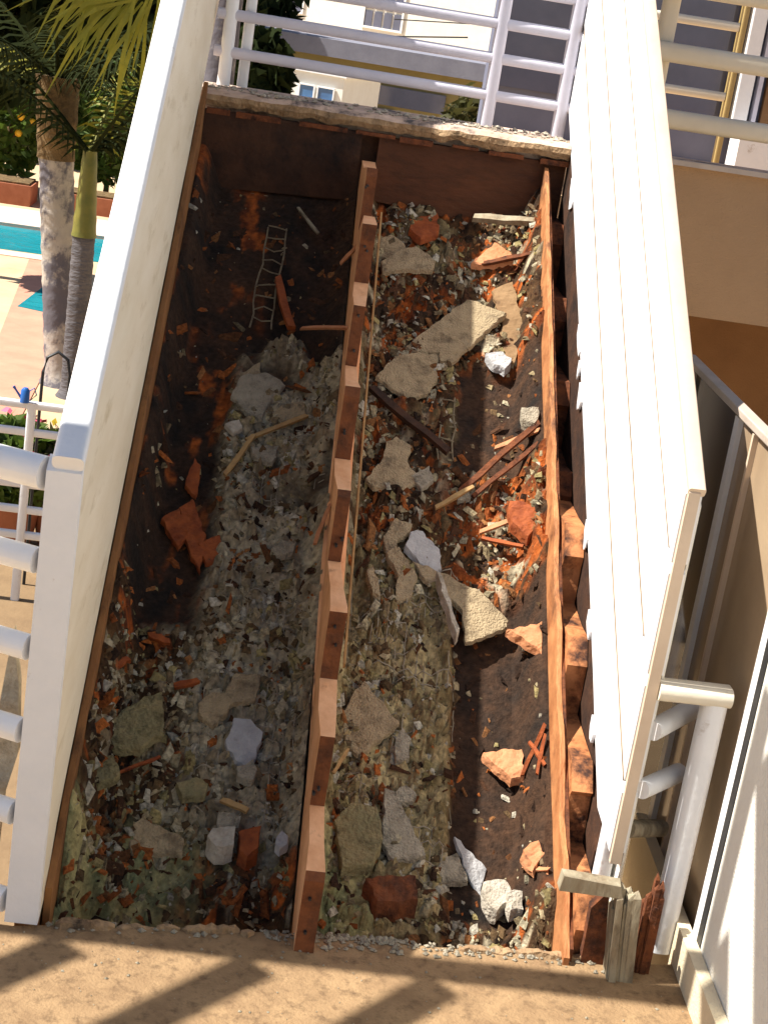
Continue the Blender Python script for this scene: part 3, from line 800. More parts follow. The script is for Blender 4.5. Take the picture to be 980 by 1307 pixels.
# (name, label, category, material, thickness, lift, tilt x, tilt y, outline in plan)
FRAGMENTS = [
    ('plaster_fragment', 'largest tan plaster slab, half in sun, high in the right bay', 'plaster', 'plaster_tan', 0.016, 0.035, 0.1, 0, [(0.698,1.766),(0.8,1.869),(0.87,1.938),(0.892,1.936),(0.988,1.896),(0.928,1.827),(0.894,1.783),(0.818,1.7),(0.802,1.711),(0.796,1.75),(0.728,1.747)]),
    ('plaster_fragment', 'folded ochre plaster slab under the largest tan slab', 'plaster', 'plaster_tan', 0.014, 0.03, -0.15, 0.1, [(0.617,1.63),(0.667,1.704),(0.735,1.74),(0.801,1.745),(0.792,1.667),(0.767,1.623),(0.715,1.591),(0.665,1.607)]),
    ('plaster_fragment', 'tan plaster slab just below the round one under the header', 'plaster', 'plaster_tan', 0.015, 0.025, 0.05, -0.1, [(0.609,2.038),(0.654,2.091),(0.713,2.117),(0.757,2.083),(0.772,2.059),(0.764,2.022),(0.686,2.017),(0.616,1.995)]),
    ('plaster_fragment', 'round tan plaster fragment nearest the header beside the middle stringer', 'plaster', 'plaster_tan', 0.015, 0.025, 0, 0.1, [(0.603,2.149),(0.635,2.177),(0.68,2.148),(0.691,2.122),(0.647,2.087),(0.61,2.099)]),
    ('torn_paper', 'sheet of torn brown building paper beside the largest tan slab', 'paper', 'brown_paper', 0.004, 0.028, 0.15, 0.05, [(0.945,1.998),(1.007,2.029),(1.042,1.874),(1.014,1.753),(0.945,1.775),(0.981,1.872)]),
    ('wood_wedge', 'lit orange wood wedge high in the right bay near the right stringer', 'wood', 'peach_wood', 0.018, 0.02, 0.1, 0.1, [(0.882,2.087),(0.949,2.154),(1.0,2.127),(1.008,2.101),(0.911,2.084)]),
    ('plaster_lump', 'pale lump lying on the torn brown paper', 'plaster', 'plaster_pale', 0.022, 0.045, 0, 0, [(0.929,1.764),(0.979,1.775),(1.007,1.76),(0.986,1.719),(0.954,1.73)]),
    ('plaster_lump', 'small grey lump on red splinters next to the right stringer', 'plaster', 'plaster_grey', 0.026, 0.045, 0, 0, [(1.017,1.497),(1.071,1.507),(1.081,1.484),(1.052,1.453),(1.02,1.462)]),
    ('plaster_fragment', 'brown-tan triangular plaster slab right of the middle stringer at half height', 'plaster', 'plaster_tan', 0.016, 0.032, -0.08, 0.05, [(0.61,1.303),(0.647,1.353),(0.658,1.42),(0.685,1.439),(0.725,1.423),(0.719,1.371),(0.759,1.325),(0.714,1.297),(0.632,1.283)]),
    ('plaster_fragment', 'hooked ochre plaster fragment left of the pale bluish slab', 'plaster', 'plaster_tan', 0.014, 0.03, 0.1, 0, [(0.666,1.144),(0.694,1.195),(0.74,1.182),(0.735,1.161),(0.703,1.136),(0.699,1.101),(0.676,1.098)]),
    ('plaster_fragment', 'pale bluish plaster slab above the fan-shaped slab', 'plaster', 'plaster_pale', 0.022, 0.034, -0.2, 0.1, [(0.735,1.15),(0.766,1.161),(0.816,1.132),(0.822,1.085),(0.8,1.069),(0.763,1.083),(0.723,1.113)]),
    ('plaster_fragment', 'fan-shaped tan plaster slab leaning over the dark paper', 'plaster', 'plaster_tan', 0.014, 0.045, -0.05, -0.06, [(0.74,1.08),(0.837,1.055),(0.924,1.026),(0.993,0.96),(0.989,0.941),(0.903,0.885),(0.885,0.88),(0.877,0.963),(0.814,1.011),(0.764,1.045)]),
    ('plaster_strip', 'thin bright upright strip along the left of the fan-shaped slab', 'plaster', 'plaster_white', 0.028, 0.045, 0, 0, [(0.801,1.031),(0.813,1.026),(0.867,0.884),(0.859,0.873)]),
    ('wood_wedge', 'sunlit peach wedge of wood pressed against the right stringer', 'wood', 'peach_wood', 0.02, 0.03, 0.15, 0.05, [(0.978,0.878),(1.023,0.878),(1.103,0.892),(1.1,0.85),(1.089,0.811),(1.054,0.83)]),
    ('plaster_fragment', 'tan kite-shaped plaster slab low beside the middle stringer', 'plaster', 'plaster_tan', 0.016, 0.034, 0.06, 0.04, [(0.597,0.68),(0.613,0.719),(0.642,0.754),(0.675,0.719),(0.731,0.668),(0.688,0.622),(0.637,0.587),(0.606,0.613)]),
    ('plaster_fragment', 'narrow pale plaster shard right of the kite-shaped slab', 'plaster', 'plaster_grey', 0.014, 0.03, 0, 0.1, [(0.725,0.627),(0.741,0.654),(0.761,0.631),(0.759,0.589),(0.728,0.582)]),
    ('plaster_fragment', 'small pale plaster bit above the long grey shard', 'plaster', 'plaster_grey', 0.016, 0.026, 0, 0, [(0.731,0.511),(0.754,0.528),(0.781,0.508),(0.771,0.493),(0.733,0.489)]),
    ('plaster_fragment', 'long grey pointed plaster shard near the foot of the right bay', 'plaster', 'plaster_grey', 0.015, 0.036, 0.08, 0.06, [(0.703,0.492),(0.725,0.488),(0.766,0.424),(0.805,0.36),(0.763,0.349),(0.733,0.346),(0.703,0.382)]),
    ('plaster_fragment', 'greenish grey plaster piece beside the glossy triangle at the foot', 'plaster', 'plaster_grey', 0.018, 0.03, 0, 0.1, [(0.817,0.33),(0.841,0.384),(0.877,0.397),(0.906,0.349)]),
    ('plaster_fragment', 'dark bluish triangular shard above the white rubble at the foot', 'plaster', 'plaster_pale', 0.01, 0.03, -0.35, 0.15, [(0.869,0.427),(0.95,0.395),(0.937,0.339),(0.906,0.371)]),
    ('wood_wedge', 'sunlit ochre wood wedge beside the red splinter tuft', 'wood', 'peach_wood', 0.018, 0.02, 0.12, 0.05, [(0.933,0.629),(1.026,0.636),(1.033,0.574),(1.001,0.57)]),
    ('brick_fragment', 'brown brick-like block at the very foot of the right bay', 'brick', 'rotten_wood', 0.045, 0.03, 0.1, 0, [(0.667,0.279),(0.78,0.284),(0.785,0.236),(0.698,0.23)]),
    ('plaster_fragment', 'tan plaster slab lying at the mossy foot of the left bay', 'plaster', 'plaster_tan', 0.016, 0.034, 0.05, 0.04, [(0.142,0.353),(0.169,0.374),(0.224,0.355),(0.27,0.337),(0.269,0.31),(0.156,0.307)]),
    ('plaster_fragment', 'blue-white plaster slab in the lower left bay', 'plaster', 'plaster_pale', 0.016, 0.036, -0.05, 0.05, [(0.33,0.569),(0.343,0.62),(0.383,0.623),(0.415,0.599),(0.405,0.546),(0.383,0.517),(0.336,0.55)]),
    ('plaster_fragment', 'tan plaster slab touching its twin, the lower left one of the pair', 'plaster', 'plaster_tan', 0.014, 0.03, 0.04, 0.03, [(0.258,0.654),(0.287,0.681),(0.315,0.681),(0.343,0.664),(0.315,0.627),(0.298,0.605),(0.261,0.634)]),
    ('plaster_fragment', 'tan plaster slab touching its twin, the upper right one of the pair', 'plaster', 'plaster_tan', 0.014, 0.036, 0, -0.04, [(0.329,0.732),(0.396,0.74),(0.39,0.677),(0.338,0.663),(0.315,0.681)]),
    ('plaster_fragment', 'ochre oval plaster piece above the mossy slab in the left bay', 'plaster', 'plaster_moss', 0.02, 0.03, 0, 0, [(0.234,0.45),(0.277,0.467),(0.305,0.455),(0.302,0.432),(0.252,0.423)]),
    ('plaster_fragment', 'small grey plaster bit just below the blue-white slab', 'plaster', 'plaster_grey', 0.02, 0.03, 0, 0, [(0.364,0.496),(0.396,0.512),(0.411,0.494),(0.401,0.469),(0.367,0.477)]),
    ('plaster_fragment', 'crusty ochre plaster patch by the left stringer', 'plaster', 'plaster_moss', 0.03, 0.02, 0.1, 0, [(0.051,0.553),(0.084,0.592),(0.132,0.626),(0.172,0.638),(0.19,0.546),(0.143,0.51),(0.08,0.512)]),
    ('plaster_lump', 'bright white crumbly lump at the foot of the left bay', 'plaster', 'plaster_white', 0.04, 0.05, 0, 0, [(0.317,0.324),(0.326,0.343),(0.377,0.349),(0.379,0.31),(0.34,0.301)]),
    ('plaster_lump', 'grey squared block right above the bright white lump', 'plaster', 'plaster_grey', 0.035, 0.03, 0, 0, [(0.334,0.387),(0.374,0.391),(0.377,0.35),(0.338,0.346)]),
    ('wood_chunk', 'rusty orange chunk right of the bright white lump', 'wood', 'orange_wood', 0.04, 0.03, 0.1, 0.1, [(0.384,0.354),(0.433,0.365),(0.432,0.324),(0.409,0.305),(0.39,0.319)]),
    ('plaster_lump', 'small blue-white oval chip by the foot of the middle stringer', 'plaster', 'plaster_pale', 0.018, 0.045, 0, 0, [(0.467,0.34),(0.478,0.353),(0.493,0.346),(0.493,0.328),(0.478,0.316),(0.467,0.326)]),
    ('plaster_fragment', 'grey plaster slab at the top of the plaster keys, left bay', 'plaster', 'plaster_grey', 0.016, 0.034, 0.04, 0.02, [(0.226,1.519),(0.246,1.583),(0.313,1.602),(0.369,1.57),(0.339,1.531),(0.319,1.453),(0.272,1.473)]),
    ('plaster_fragment', 'flat brown-grey plaster slab right above the long tan stick', 'plaster', 'plaster_tan', 0.014, 0.028, 0, 0.05, [(0.344,1.477),(0.365,1.508),(0.426,1.525),(0.435,1.491),(0.37,1.454)]),
    ('plaster_fragment', 'small pale chip left of the long tan stick', 'plaster', 'plaster_white', 0.012, 0.03, 0, 0.1, [(0.221,1.421),(0.259,1.439),(0.27,1.416),(0.247,1.398)]),
    ('plaster_fragment', 'pale rounded plaster piece in the middle of the left bay keys', 'plaster', 'plaster_grey', 0.02, 0.03, 0, 0.05, [(0.383,1.059),(0.403,1.086),(0.445,1.081),(0.438,1.056),(0.399,1.042)]),
    ('plaster_fragment', 'grey plaster slab just below the long tan stick', 'plaster', 'plaster_grey', 0.014, 0.03, 0, 0, [(0.297,1.355),(0.373,1.371),(0.361,1.32),(0.317,1.325)]),
    ('plaster_fragment', 'small tan corner piece above the grey slab in the left bay', 'plaster', 'plaster_tan', 0.014, 0.03, 0.1, 0, [(0.243,1.608),(0.293,1.648),(0.299,1.61),(0.271,1.592)]),
    ('plaster_lump', 'bone-shaped tan sliver in a dark hollow beside the middle stringer', 'plaster', 'plaster_tan', 0.016, 0.03, 0, 0.1, [(0.628,1.024),(0.644,1.035),(0.663,0.987),(0.666,0.964),(0.648,0.97)]),
    ('plaster_fragment', 'curved pitted crust between the middle stringer and the fan-shaped slab', 'plaster', 'plaster_tan', 0.02, 0.028, 0.05, 0.1, [(0.675,1.084),(0.707,1.102),(0.759,1.031),(0.747,0.983),(0.704,0.969),(0.711,1.025)]),
    ('plaster_fragment', 'small pale chip above the tan stick in the right bay', 'plaster', 'plaster_grey', 0.012, 0.03, 0.1, 0.1, [(0.857,1.327),(0.893,1.335),(0.895,1.307),(0.862,1.3)]),
    ('wood_splinter', 'longest rusty orange rot patch on the black paper, left bay', 'wood', 'orange_wood', 0.01, 0.02, 0.1, 0, [(0.136,1.185),(0.167,1.212),(0.216,1.107),(0.215,1.01),(0.186,1.049),(0.165,1.1)]),
    ('wood_splinter', 'rusty rot flake left of the longest orange patch', 'wood', 'orange_wood', 0.01, 0.018, 0.1, 0.1, [(0.096,1.145),(0.138,1.174),(0.171,1.112),(0.152,1.077)]),
    ('wood_splinter', 'rusty rot flake between the longest orange patch and the plaster keys', 'wood', 'orange_wood', 0.01, 0.018, 0, 0.1, [(0.199,1.083),(0.251,1.112),(0.269,1.05),(0.225,1.039)]),
    ('wood_splinter', 'narrow rusty flake above the longest orange patch', 'wood', 'orange_wood', 0.008, 0.018, 0.1, 0.1, [(0.142,1.254),(0.156,1.327),(0.176,1.306),(0.175,1.225)]),
    ('wood_chunk', 'burnt-orange broken board end tucked under the header', 'wood', 'orange_wood', 0.02, 0.02, 0.05, -0.1, [(0.686,2.236),(0.773,2.275),(0.78,2.191),(0.725,2.156),(0.688,2.19)]),
    ('plaster_fragment', 'mossy yellow crust at the foot right of the middle stringer', 'plaster', 'plaster_moss', 0.035, 0.02, 0.1, 0.05, [(0.592,0.398),(0.624,0.436),(0.687,0.431),(0.703,0.369),(0.685,0.318),(0.617,0.303)]),
    ('plaster_fragment', 'pale mossy crust touching the left stringer near the foot', 'plaster', 'plaster_moss', 0.025, 0.02, 0.1, 0, [(0.032,0.438),(0.089,0.461),(0.11,0.421),(0.066,0.399),(0.043,0.41)]),
    ('plaster_fragment', 'small grey-tan slab right of the brown triangular slab', 'plaster', 'plaster_grey', 0.014, 0.028, 0.1, 0, [(0.726,1.341),(0.779,1.368),(0.791,1.327),(0.76,1.299)]),
    ('wood_chunk', 'bright orange splintered chunk against the right stringer', 'wood', 'orange_wood', 0.025, 0.03, 0.1, 0.1, [(0.983,1.216),(1.088,1.208),(1.093,1.153),(1.035,1.127),(0.993,1.161)]),
    ('plaster_lump', 'left lump of the sunlit white rubble at the right stringer foot', 'plaster', 'plaster_white', 0.03, 0.05, 0.1, 0.1, [(0.935,0.328),(0.985,0.336),(1.003,0.306),(0.967,0.275),(0.941,0.296)]),
    ('plaster_lump', 'lowest lump of the sunlit white rubble at the right stringer foot', 'plaster', 'plaster_white', 0.028, 0.05, -0.1, 0.1, [(0.985,0.297),(1.02,0.304),(1.024,0.269),(0.994,0.263)]),
    ('wood_chunk', 'peach wood chunk behind the sunlit white rubble', 'wood', 'peach_wood', 0.028, 0.04, 0.2, 0.1, [(1.012,0.349),(1.047,0.364),(1.074,0.342),(1.042,0.314)]),
    ('wood_chunk', 'brown wood chunk at the very foot of the right stringer', 'wood', 'peach_wood', 0.03, 0.04, 0.1, 0.2, [(1.063,0.292),(1.095,0.309),(1.108,0.281),(1.081,0.259)]),
]
# (label, material, lift, from, to, width)
STICKS = [
    ('long tan stick lying across the plaster keys, left bay', 'tan_stick', 0.03, (0.284, 1.377), (0.437, 1.477), 0.013),
    ('shorter tan stick at the left edge of the plaster keys', 'tan_stick', 0.03, (0.241, 1.264), (0.301, 1.368), 0.013),
    ('pinkish stick leaning on the middle stringer near the top', 'peach_wood', 0.06, (0.396, 1.77), (0.531, 1.687), 0.012),
    ('burnt-orange plank beside the wire lath strip', 'orange_wood', 0.035, (0.307, 1.949), (0.368, 1.76), 0.025),
    ('dark timber slanting down from the middle stringer, right bay', 'dark_board', 0.03, (0.606, 1.574), (0.827, 1.404), 0.023),
    ("short tan stick below the brown triangular slab's level, right bay", 'tan_stick', 0.04, (0.8, 1.249), (0.895, 1.302), 0.013),
    ('longest dark red splinter running up to the right stringer', 'rotten_wood', 0.035, (0.863, 1.314), (1.101, 1.465), 0.017),
    ('dark red splinter just under the longest one', 'rotten_wood', 0.03, (0.898, 1.296), (1.095, 1.408), 0.013),
    ('peach splinter across the bright orange chunk', 'peach_wood', 0.045, (0.92, 1.207), (1.098, 1.198), 0.013),
    ('sunlit peach splinter under the small grey lump', 'peach_wood', 0.035, (0.96, 1.473), (1.092, 1.444), 0.015),
    ('orange splinter left of the bright orange chunk', 'orange_wood', 0.04, (0.924, 1.185), (1.024, 1.121), 0.012),
    ('red splinter of the tuft by the ochre wedge, pointing down right', 'orange_wood', 0.04, (1.037, 0.623), (1.077, 0.538), 0.01),
    ('red splinter of the tuft by the ochre wedge, pointing up right', 'orange_wood', 0.045, (1.025, 0.576), (1.088, 0.629), 0.01),
    ('shortest red splinter of the tuft by the ochre wedge', 'orange_wood', 0.05, (1.049, 0.526), (1.082, 0.601), 0.008),
    ('short brown stick lying on the grey squared block', 'tan_stick', 0.06, (0.338, 0.412), (0.399, 0.389), 0.015),
    ('thin orange twig below the crusty ochre patch', 'orange_wood', 0.03, (0.106, 0.468), (0.19, 0.493), 0.008),
    ('orange chip against the left stringer above the crusty patch', 'orange_wood', 0.03, (0.016, 0.667), (0.082, 0.703), 0.017),
    ('rusty chip where the black paper ends, left bay', 'orange_wood', 0.03, (0.118, 0.824), (0.168, 0.806), 0.017),
    ('rusty chip left of the paired tan slabs', 'orange_wood', 0.03, (0.195, 0.694), (0.25, 0.694), 0.017),
    ('dark red batten under the lit orange wedge', 'rotten_wood', 0.02, (0.908, 2.092), (1.102, 2.082), 0.015),
    ('grey batten under the header at the right', 'stump_wood', 0.03, (0.882, 2.241), (1.128, 2.193), 0.027),
    ('curled pink splinter on the left of the middle stringer', 'peach_wood', 0.06, (0.52, 1.15), (0.489, 1.048), 0.01),
    ('thin grey twig under the header, left bay', 'stump_wood', 0.03, (0.345, 2.235), (0.415, 2.124), 0.01),
    ('pink chip on the left of the middle stringer, near the top', 'peach_wood', 0.09, (0.487, 1.972), (0.546, 1.954), 0.013),
    ('thin pale twig at the foot right of the middle stringer', 'tan_stick', 0.04, (0.583, 0.508), (0.614, 0.574), 0.008),
    ('peach splinter on the white rubble, pointing down right', 'peach_wood', 0.06, (1.02, 0.353), (1.073, 0.294), 0.012),
    ('peach splinter on the white rubble, pointing down left', 'peach_wood', 0.06, (1.075, 0.375), (1.029, 0.305), 0.01),
]

import bmesh
def fragment(row, seed):
    name, label, cat, mat, th, lift, tx, ty, poly = row
    if name in ('plaster_fragment', 'torn_paper'):
        th *= .65                            # thin sheets of broken render
    rr = random.Random(seed)
    poly = [(min(max(x, .032 if x < .54 else .565), .511 if x < .541 else 1.066), y) for x, y in poly]
    cx = sum(p[0] for p in poly) / len(poly); cy = sum(p[1] for p in poly) / len(poly)
    ring = []
    n = len(poly)
    for i in range(n):                      # ragged broken edges
        a = Vector(poly[i]); b = Vector(poly[(i + 1) % n])
        L = (b - a).length; k = max(1, int(L / .014))
        nrm = Vector((-(b - a).y, (b - a).x)).normalized() if L > 1e-6 else Vector((0, 0))
        for j in range(k):
            p = a.lerp(b, j / k)
            if j:
                p = p + nrm * rr.uniform(-.0035, .0035)
            ring.append((p.x, p.y))
    hs_ = [bay_height(x, y)[0] - S * y for x, y in poly] + [bay_height(cx, cy)[0] - S * cy]
    h0 = min(max(sorted(hs_)[-2] - .010, -.245), -.165)
    def Z(x, y, up):
        return S * y + h0 + lift * .55 + up + tx * (x - cx) + ty * (y - cy) + (fbm(x, y, .05, 5, 2).item() - .5) * .006
    m = len(ring)
    vs = [(x, y, Z(x, y, 0) - .004) for x, y in ring]
    vs += [(x + rr.uniform(-.001, .001), y, Z(x, y, th * .7)) for x, y in ring]
    vs += [(cx + (x - cx) * .965, cy + (y - cy) * .965, Z(x, y, th)) for x, y in ring]
    vs.append((cx, cy, Z(cx, cy, th * 1.05)))
    fs = [(i, (i + 1) % m, m + (i + 1) % m, m + i) for i in range(m)]
    fs += [(m + i, m + (i + 1) % m, 2 * m + (i + 1) % m, 2 * m + i) for i in range(m)]
    fs += [tuple(2 * m + i for i in range(m))] + [tuple(range(m - 1, -1, -1))]
    vs.pop()
    o = obj(name, vs, fs, mat)
    bm = bmesh.new(); bm.from_mesh(o.data)
    bmesh.ops.triangulate(bm, faces=[f for f in bm.faces if len(f.verts) > 4])
    for _ in range(2):
        long_ = [e for e in bm.edges if e.calc_length() > .011]
        if long_:
            bmesh.ops.subdivide_edges(bm, edges=long_, cuts=1)
            bmesh.ops.triangulate(bm, faces=[f for f in bm.faces if len(f.verts) > 4])
    bm.normal_update()
    for v in bm.verts:                       # chipped, pitted faces
        a = fbm(v.co.x * 1.0, v.co.y + v.co.z * .7, .020, seed, 3).item() - .5
        b = fbm(v.co.x, v.co.y + v.co.z, .007, seed + 1, 2).item() - .5
        v.co += v.normal * (a * .007 * min(1, th / .014) + b * .003)
    bm.to_mesh(o.data); bm.free()
    return tag(o, label, cat)

for i, row in enumerate(FRAGMENTS):
    fragment(row, 100 + i)

for i, (label, mat, lift, a, b, w) in enumerate(STICKS):
    rr = random.Random(300 + i)
    ax, ay = a; bx_, by = b
    ax = min(max(ax, .05), 1.066); bx_ = min(max(bx_, .05), 1.066)
    def P(x, y, e):
        h = bay_height(min(max(x, .05), 1.06), y)[0] - S * y
        return Vector((x, y, S * y + max(-.245, min(h, -.165)) + lift * e + .006))
    pa, pb = P(ax, ay, .55), P(bx_, by, 1.0)
    d = (pb - pa); n = Vector((0, -S, 1)).normalized(); s = d.cross(n).normalized()
    vs = []; K = 5
    for k in range(K):
        t = k / (K - 1)
        q = pa.lerp(pb, t) + s * rr.uniform(-.15, .15) * w + n * rr.uniform(-.1, .1) * w
        ww = w * .5 * (.55 + .45 * math.sin(math.pi * (.2 + .6 * t))) * rr.uniform(.85, 1.1)
        hh = w * rr.uniform(.28, .4)
        sk = rr.uniform(-.25, .25) * w if k in (0, K - 1) else 0
        dd = d.normalized()
        vs += [q + s * ww + dd * sk - n * hh, q + s * ww + dd * sk + n * hh, q - s * ww - dd * sk + n * hh, q - s * ww - dd * sk - n * hh]
    fs = []
    for k in range(K - 1):
        o = k * 4
        fs += [(o + j, o + (j + 1) % 4, o + 4 + (j + 1) % 4, o + 4 + j) for j in range(4)]
    fs += [(3, 2, 1, 0), tuple((K - 1) * 4 + j for j in range(4))]
    tag(obj('wood_splinter', vs, fs, mat), label, 'splinter')

# wire lath strip bared at the upper left, and scraps of it elsewhere
def lath(name, label, c0, c1, w, n, lift, parent=None):
    a = Vector((c0[0], c0[1], S * c0[1] - .245 + lift)); b = Vector((c1[0], c1[1], S * c1[1] - .245 + lift))
    d = b - a; s = d.cross(Vector((0, 0, 1))).normalized()
    o = thing(name, label, 'wire lath', a)
    for e in (-1, 1):
        pts = [a + d * (k / 8) + s * e * w / 2 + Vector((random.uniform(-.006, .006), 0, random.uniform(-.016, .004))) for k in range(9)]
        MB().tube(pts, .0026, 5).build('side_wire', 'lath_wire', o)
    for k in range(n):
        q = a + d * ((k + .3) / n)
        MB().tube([q - s * w / 2 + Vector((0, 0, random.uniform(-.008, .003))), q + Vector((0, 0, random.uniform(-.008, .004))), q + s * w / 2 + d * random.uniform(-.03, .03) + Vector((0, 0, random.uniform(-.008, .003)))], .0022, 5).build('cross_wire', 'lath_wire', o)
    return o
lath('wire_lath', 'ladder-like strip of bare wire lath high in the left bay', (.292, 2.15), (.280, 1.76), .058, 9, .03)
lath('wire_lath', 'twisted scrap of bare wire lath beside the dark paper, right bay', (.83, 1.62), (.825, 1.42), .04, 5, .025)

# loose rubble nobody could count
def rubble(name, N, kinds, rmin, rmax, elong, seed, ymin=.02):
    rr = random.Random(seed)
    V, Fc, Cc = [], [], []
    k = 0; tries = 0
    while k < N and tries < N * 6:
        tries += 1
        x = rr.uniform(.03, 1.07)
        if .505 < x < .58:
            continue
        y = ymin + (2.29 - ymin) * rr.random() ** 1.15
        z, key, dark = bay_height(x, y)
        cl = fbm(x, y, .10, seed + 40, 3).item()
        if cl < .5 and rr.random() > .25 + 1.2 * max(0, cl - .3):
            continue
        if dark > .5 and (name == 'plaster_rubble' or rr.random() > .16) and rr.random() > .05:
            continue
        if name == 'wood_chips' and key > .5 and rr.random() > .35:
            continue
        r = rmin + (rmax - rmin) * rr.random() ** (4.0 if cl < .52 else 2.0)
        c = kinds[int(len(kinds) * 2.2 * fbm(x, y, .06, seed + 41, 2).item() + rr.uniform(-.8, .8)) % len(kinds)]; q = rr.uniform(.6, 1.25)
        a = rr.uniform(0, 6.28); ca, sa = math.cos(a), math.sin(a); t1, t2 = rr.uniform(-.6, .6), rr.uniform(-.6, .6)
        n0 = len(V)
        e = rr.uniform(1, elong)
        for dx, dy, dz in ((1, .7, 0), (-.7, 1, 0), (-1, -.8, 0), (.8, -1, 0), (.6, .5, 1), (-.5, .6, 1), (-.6, -.5, 1), (.5, -.6, 1)):
            X = dx * r * e * rr.uniform(.7, 1.2); Y = dy * r * rr.uniform(.7, 1.2); Zz = (dz * rr.uniform(.5, 1.1) - .3) * r * .6
            X, Y = X * ca - Y * sa, X * sa + Y * ca
            V.append((x + X, y + Y, z + Zz + S * Y + t1 * X + t2 * Y))
            Cc.append([v * q for v in c])
        Fc += [tuple(n0 + i for i in f) for f in ((0, 1, 5, 4), (1, 2, 6, 5), (2, 3, 7, 6), (3, 0, 4, 7), (4, 5, 6, 7), (3, 2, 1, 0))]
        k += 1
    return stuff(obj(name, V, Fc, 'rubble', cols=np.array(Cc, np.float32)))
rubble('plaster_rubble', 9000, [(.27, .22, .13), (.20, .155, .085), (.31, .27, .18), (.14, .10, .055), (.34, .31, .24), (.23, .185, .08), (.09, .055, .025)], .0022, .0125, 1.8, 7)
rubble('wood_chips', 3000, [(.10, .04, .014), (.20, .06, .015), (.06, .026, .012), (.22, .095, .032), (.03, .015, .008), (.27, .08, .018), (.05, .022, .010)], .003, .013, 3.4, 9)

# ================================================================== GARDEN BELOW, LEFT
structure(MB().prism([(-14, 18.1), (-1.0, 18.35), (-1.0, 20.1), (-14, 19.80)], 'z', GZ - .02, GZ + .006).build('pool_water', 'pool_water'))
structure(MB().prism([(-14, 19.81), (-1.0, 20.11), (-1.0, 21.5), (-14, 21.2)], 'z', GZ - .02, GZ + .05).build('pool_coping', 'coping'))
structure(MB().prism([(-14, 17.85), (-2.55, 17.9), (-2.55, 18.2), (-14, 18.09)], 'z', GZ - .02, GZ + .012).build('pool_kerb', 'coping'))
structure(MB().prism([(-2.75, 17.84), (-2.40, 17.84), (-1.75, 13.5), (-1.65, 10.6), (-2.06, 10.6), (-2.34, 13.5)], 'z', GZ - .02, GZ + .010).build('path', 'pink_paving'))
structure(MB().prism([(-2.33, 16.2), (-2.12, 14.9), (-2.41, 15.0)], 'z', GZ - .02, GZ + .016).build('spa_water', 'pool_water'))

structure(MB().prism([(-4.5, 3.0), (.2, 3.0), (.2, 8.6), (-4.5, 8.4)], 'z', GZ - .02, GZ + .014).build('brown_ground', 'brown_ground'))  # brown sheet over the patio, a darker tone behind the left railing

def planter(x0, x1, y0, y1, h, label):
    p = thing('planter', label, 'planter', ((x0 + x1) / 2, y0, GZ))
    MB().box(x0, x1, y0, y1, GZ, GZ + h, .02).build('box', 'terracotta', p)
    MB().box(x0 + .04, x1 - .04, y0 + .04, y1 - .04, GZ + h, GZ + h + .03).build('soil', 'palm_fibre', p)
    return p
planter(-5.6, -3.42, 22.0, 22.7, .30, 'long terracotta planter behind the pool at the left edge')
planter(-3.0, -2.0, 22.1, 22.7, .26, 'terracotta planter behind the pool between the palm and the stair')

def leaves(n, c, r, size, seed, shell=.55, droop=0.0, elong=1.7):
    g = np.random.default_rng(seed)
    v = g.normal(size=(n, 3)); v /= np.linalg.norm(v, axis=1)[:, None]
    rad = shell + (1 - shell) * g.random(n) ** .5
    lump = .75 + .5 * fbm(v[:, 0] * 2 + 5, v[:, 2] * 2 + v[:, 1], .6, seed)
    p = v * (rad * lump)[:, None] * np.array(r) + np.array(c)
    a = g.normal(size=(n, 3)); a[:, 2] -= droop; a /= np.linalg.norm(a, axis=1)[:, None]
    b = np.cross(a, g.normal(size=(n, 3))); b /= np.linalg.norm(b, axis=1)[:, None]
    s = size * (.6 + .8 * g.random(n))[:, None]
    q = np.stack([p - a * s * elong * .5, p + b * s * .35, p + a * s * elong * .5, p - b * s * .35], 1).reshape(-1, 3)
    return q.tolist(), [(4 * i, 4 * i + 1, 4 * i + 2, 4 * i + 3) for i in range(n)]

def shrub(name, label, cat, base, c, r, n, size, mat, seed, fruit=None, trunk=.05, group=None, shell=.5):
    t = thing(name, label, cat, base, group)
    v, f = leaves(n, c, r, size, seed, shell)
    obj('crown', v, f, mat, t)
    m = MB()
    rr = random.Random(seed)
    m.tube([base, (base[0] * .5 + c[0] * .5, base[1] * .5 + c[1] * .5, (base[2] + c[2]) / 2), c], [trunk, trunk * .7, trunk * .4], 7)
    for k in range(5):
        a = rr.uniform(0, 6.28)
        m.tube([((base[0] + c[0]) / 2, (base[1] + c[1]) / 2, (base[2] + c[2]) / 2), (c[0] + math.cos(a) * r[0] * .7, c[1] + math.sin(a) * r[1] * .7, c[2] + rr.uniform(-.3, .6) * r[2])], [trunk * .5, trunk * .15], 5)
    m.build('trunk', 'palm_fibre', t)
    if fruit:
        for k in range(fruit[0]):
            a = rr.uniform(3.6, 5.8); e = rr.uniform(-.6, .8)
            p = (c[0] + math.cos(a) * r[0] * .9 * math.cos(e), c[1] + math.sin(a) * r[1] * .9 * math.cos(e), c[2] + math.sin(e) * r[2])
            ic = []
            mm = MB(); q = fruit[1]
            mm.tube([(p[0], p[1], p[2] - q), (p[0], p[1], p[2] - q * .7), (p[0], p[1], p[2]), (p[0], p[1], p[2] + q * .7), (p[0], p[1], p[2] + q)], [q * .05, q * .7, q, q * .7, q * .05], 10)
            mm.build('fruit', fruit[2], t, True)
    return t
shrub('citrus_tree', 'sunlit citrus tree with yellow fruit behind the terracotta planter', 'tree', (-4.0, 23.4, GZ), (-4.0, 23.4, -.65), (.95, .8, 1.15), 2600, .13, 'leaf_green', 61, (9, .06, 'citrus'))
